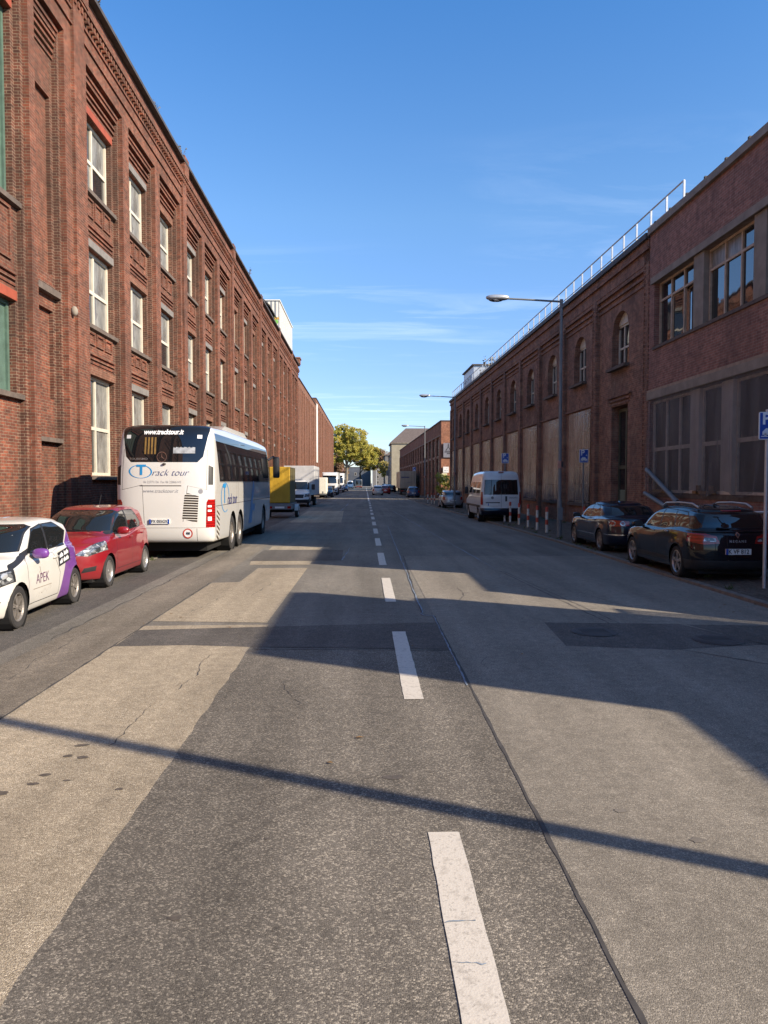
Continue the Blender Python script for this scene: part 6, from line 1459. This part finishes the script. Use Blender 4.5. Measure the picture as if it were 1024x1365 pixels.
# ------------------------------------------------------------------ street furniture
LAMPS = [(6.95, 26.4), (6.75, 56.0), (6.85, 85.5)]
LBL = ['tall grey street lamp between the dark saloon and the bollards, nearest in view', 'second grey street lamp on the right, beside the silver small car', 'third grey street lamp, in front of the pillared factory']
lamp0 = None
mb = MB(); mb.tube([(0, 0, -.2), (0, -.94, 8.0)], .095, 12, .075); tag(mb.build('shadow_pole', plain('shadow_pole_wood', (.12, .09, .065), .9, .3, 4), origin=(0, 0, 0), smooth=True, loc=(7.08, 1.2, .05)), 'unseen leaning pole, tilted to cast the thin shadow across the road', 'pole')  # unseen pole, added with this lean for its shadow in the foreground
for i, (x, y) in enumerate(LAMPS):
    if lamp0 is None:
        lamp0 = empty('street_lamp', (x, y, .05))
        mb = MB(); mb.tube([(0, 0, -.05), (0, 0, 1.3)], .085, 14); mb.tube([(0, 0, 1.3), (0, 0, 1.36), (0, 0, 8.35)], .072, 14, .052); mb.tube([(0, 0, 8.3), (0, 0, 8.42)], .062, 12); mb.build('pole', M['pole'], lamp0, smooth=True)
        mb = MB(); mb.tube([(0, 0, 8.34), (-1.1, 0, 8.40), (-2.0, 0, 8.44)], .036, 10, .03); mb.build('arm', M['pole'], lamp0, smooth=True)
        mb = MB(); mb.ell((-2.27, 0, 8.47), .42, .15, .10, 20, 10, .8); hd = mb.build('lamp_head', M['steel'], lamp0, smooth=True)
        mb = MB(); mb.ell((-2.33, 0, 8.40), .27, .11, .085, 18, 8); mb.build('lens', M['lamp_clear'], hd, smooth=True)
        MB().box(-.09, .09, -.105, -.085, .6, 1.05).build('service_door', M['pole'], lamp0)
        mb = MB(); mb.rbox(-.10, .02, -.125, -.075, 2.45, 2.72, .01); bx_ = mb.build('sticker_box', plain('pale_red_sticker', (.45, .22, .17), .6, .3, 12), lamp0)
        MB().rbox(.03, .10, -.11, -.06, 2.5, 2.7, .01).build('cable_box', M['black'], lamp0)
        o = lamp0
    else: o = clone(lamp0); o.location = (x, y, .05)
    tag(o, LBL[i], 'street lamp', 'street lamps along the right pavement')
# shapes of the small parked-car pictogram
CARP = [[(-.16, -.075), (.16, -.075), (.16, -.02), (-.16, -.02)], [(-.16, -.02), (.10, -.02), (.05, .045), (-.08, .045)], [(-.19, -.11), (.19, -.11), (.19, -.095), (-.19, -.095)], disc(.03, 10, (-.09, -.075)), disc(.03, 10, (.09, -.075))]
SG = [((7.35, 13.45), 3.28, .5, .36, 'blue parking sign on a steel pole beside the black estate, cut by the picture edge', 0),
      ((8.65, 29.3), 3.30, .52, .36, 'blue parking sign on a pole near the wall, behind the dark saloon', 0), ((6.98, 37.0), 3.45, .50, .36, 'blue parking sign with a red and white pole foot, before the white van', 1),
      ((6.1, 92.5), 3.9, .5, .4, 'far blue parking sign beside the third street lamp, near the lorry', 0)]
for (x, y), zt, h, wd, lb, banded in SG:
    o = wempty('parking_sign', (x, y, .05)); tag(o, lb, 'parking sign', 'parking signs on the right pavement')
    mb = MB(); mb.tube([(x, y, 0), (x, y, zt+.05)], .032, 12); mb.build('pole', M['steel'] if y < 20 else M['pole'], o, smooth=True)
    mb = MB(); mb.prism([(x-wd/2+.02, zt-h), (x+wd/2-.02, zt-h), (x+wd/2, zt-h+.02), (x+wd/2, zt-.02), (x+wd/2-.02, zt), (x-wd/2+.02, zt), (x-wd/2, zt-.02), (x-wd/2, zt-h+.02)], 'y', y-.052, y-.034)
    pn = mb.build('sign_panel', M['signwhite'], o)
    shape2d(pn, [[(-wd/2+.015, -h/2+.015), (wd/2-.015, -h/2+.015), (wd/2-.015, h/2-.015), (-wd/2+.015, h/2-.015)]], M['blue'], (0, -.052, zt-h/2-.05), 'south', 'sign_face', off=.002)
    lettering(pn, 'P', .30, M['signwhite'], (-.05, -.054, zt-h/2+.07), 'south', bold=.008, off=.003)
    shape2d(pn, [[(u*.8+.01, v) for u, v in p] for p in CARP] + [[(.07, .12), (.13, .15), (.13, .09)]], M['signwhite'], (0, -.054, zt-h/2-.14), 'south', 'pictogram', off=.003)
    if banded:
        for k in range(5): MB().lathe([(.05, k*.19), (.052, k*.19+.01), (.052, k*.19+.185), (.05, k*.19+.19)], (x, y, .05), 'z', 12).build('band', M['red'] if k in (2, 4) else M['signwhite'], o)
BO = [(7.12, 36.3), (7.1, 34.1), (7.1, 32.2), (7.08, 30.4), (7.06, 28.7), (8.62, 29.0), (5.95, 70.5), (6.05, 67.6), (6.2, 66.5)]
BL_ = ['first from the white van', 'second from the white van', 'third from the white van', 'fourth from the white van', 'fifth from the white van, nearest the street lamp', 'short one behind the dark saloon at the sign pole', 'far one left of the pair below the pillared factory', 'far middle one below the pillared factory', 'far one right of the pair below the pillared factory']
b0 = None
def bollard_mat():
    t = NT('red_white_bands'); z = t.new('ShaderNodeSeparateXYZ', Vector=t.coord()).outputs[2]; n = t.noise(t.coord(), 7., 5)
    k = t.ramp(t.math('MULTIPLY', z, 1.), [(0, 0.), (.30, 0.), (.301, 1.), (.50, 1.), (.501, 0.), (.80, 0.), (.801, 1.)], 'CONSTANT')
    t.base(t.mix(t.mix((.62, .58, .5), (.46, .06, .03), k), (.2, .15, .11), t.math('MULTIPLY', t.ramp(n, [(.5, 0.), (.8, 1.)]), .7)), .6); return t.m
for (x, y), lb in zip(BO, BL_):
    if b0 is None:
        mb = MB(); mb.lathe([(.055, -.05), (.055, 0), (.055, .96), (.045, .99), (.001, 1.0)], (0, 0, 0), 'z', 14); b0 = mb.build('bollard', bollard_mat(), smooth=True); o = b0
    else: o = b0.copy(); C.objects.link(o)
    o.location = (x, y, .05); tag(o, 'red and white steel bollard, '+lb, 'bollard', 'red and white bollards on the right pavement')
for i, (x, y, h) in enumerate(((3.2, 330, 9), (4.4, 300, 8), (6.4, 205, 6))):
    o = wempty('tram_pole', (x, y, 0)); tag(o, ['slim pale mast at the far end of the road, left of the others', 'slim pale mast by the far trees on the right', 'dark mast beside the pale yellow corner house'][i], 'mast', 'masts at the far end of the street')
    mb = MB(); mb.tube([(x, y, 0), (x, y, h)], .14, 8, .1); mb.build('mast', M['steel'] if i < 2 else M['pole'], o)
    mb = MB(); mb.box(x-.6, x+.6, y-.05, y+.05, h-2.2, h-.6) if i == 2 else mb.tube([(x, y, h-.5), (x-2, y, h-.2)], .06, 6); mb.build('arm', M['pole'], o)
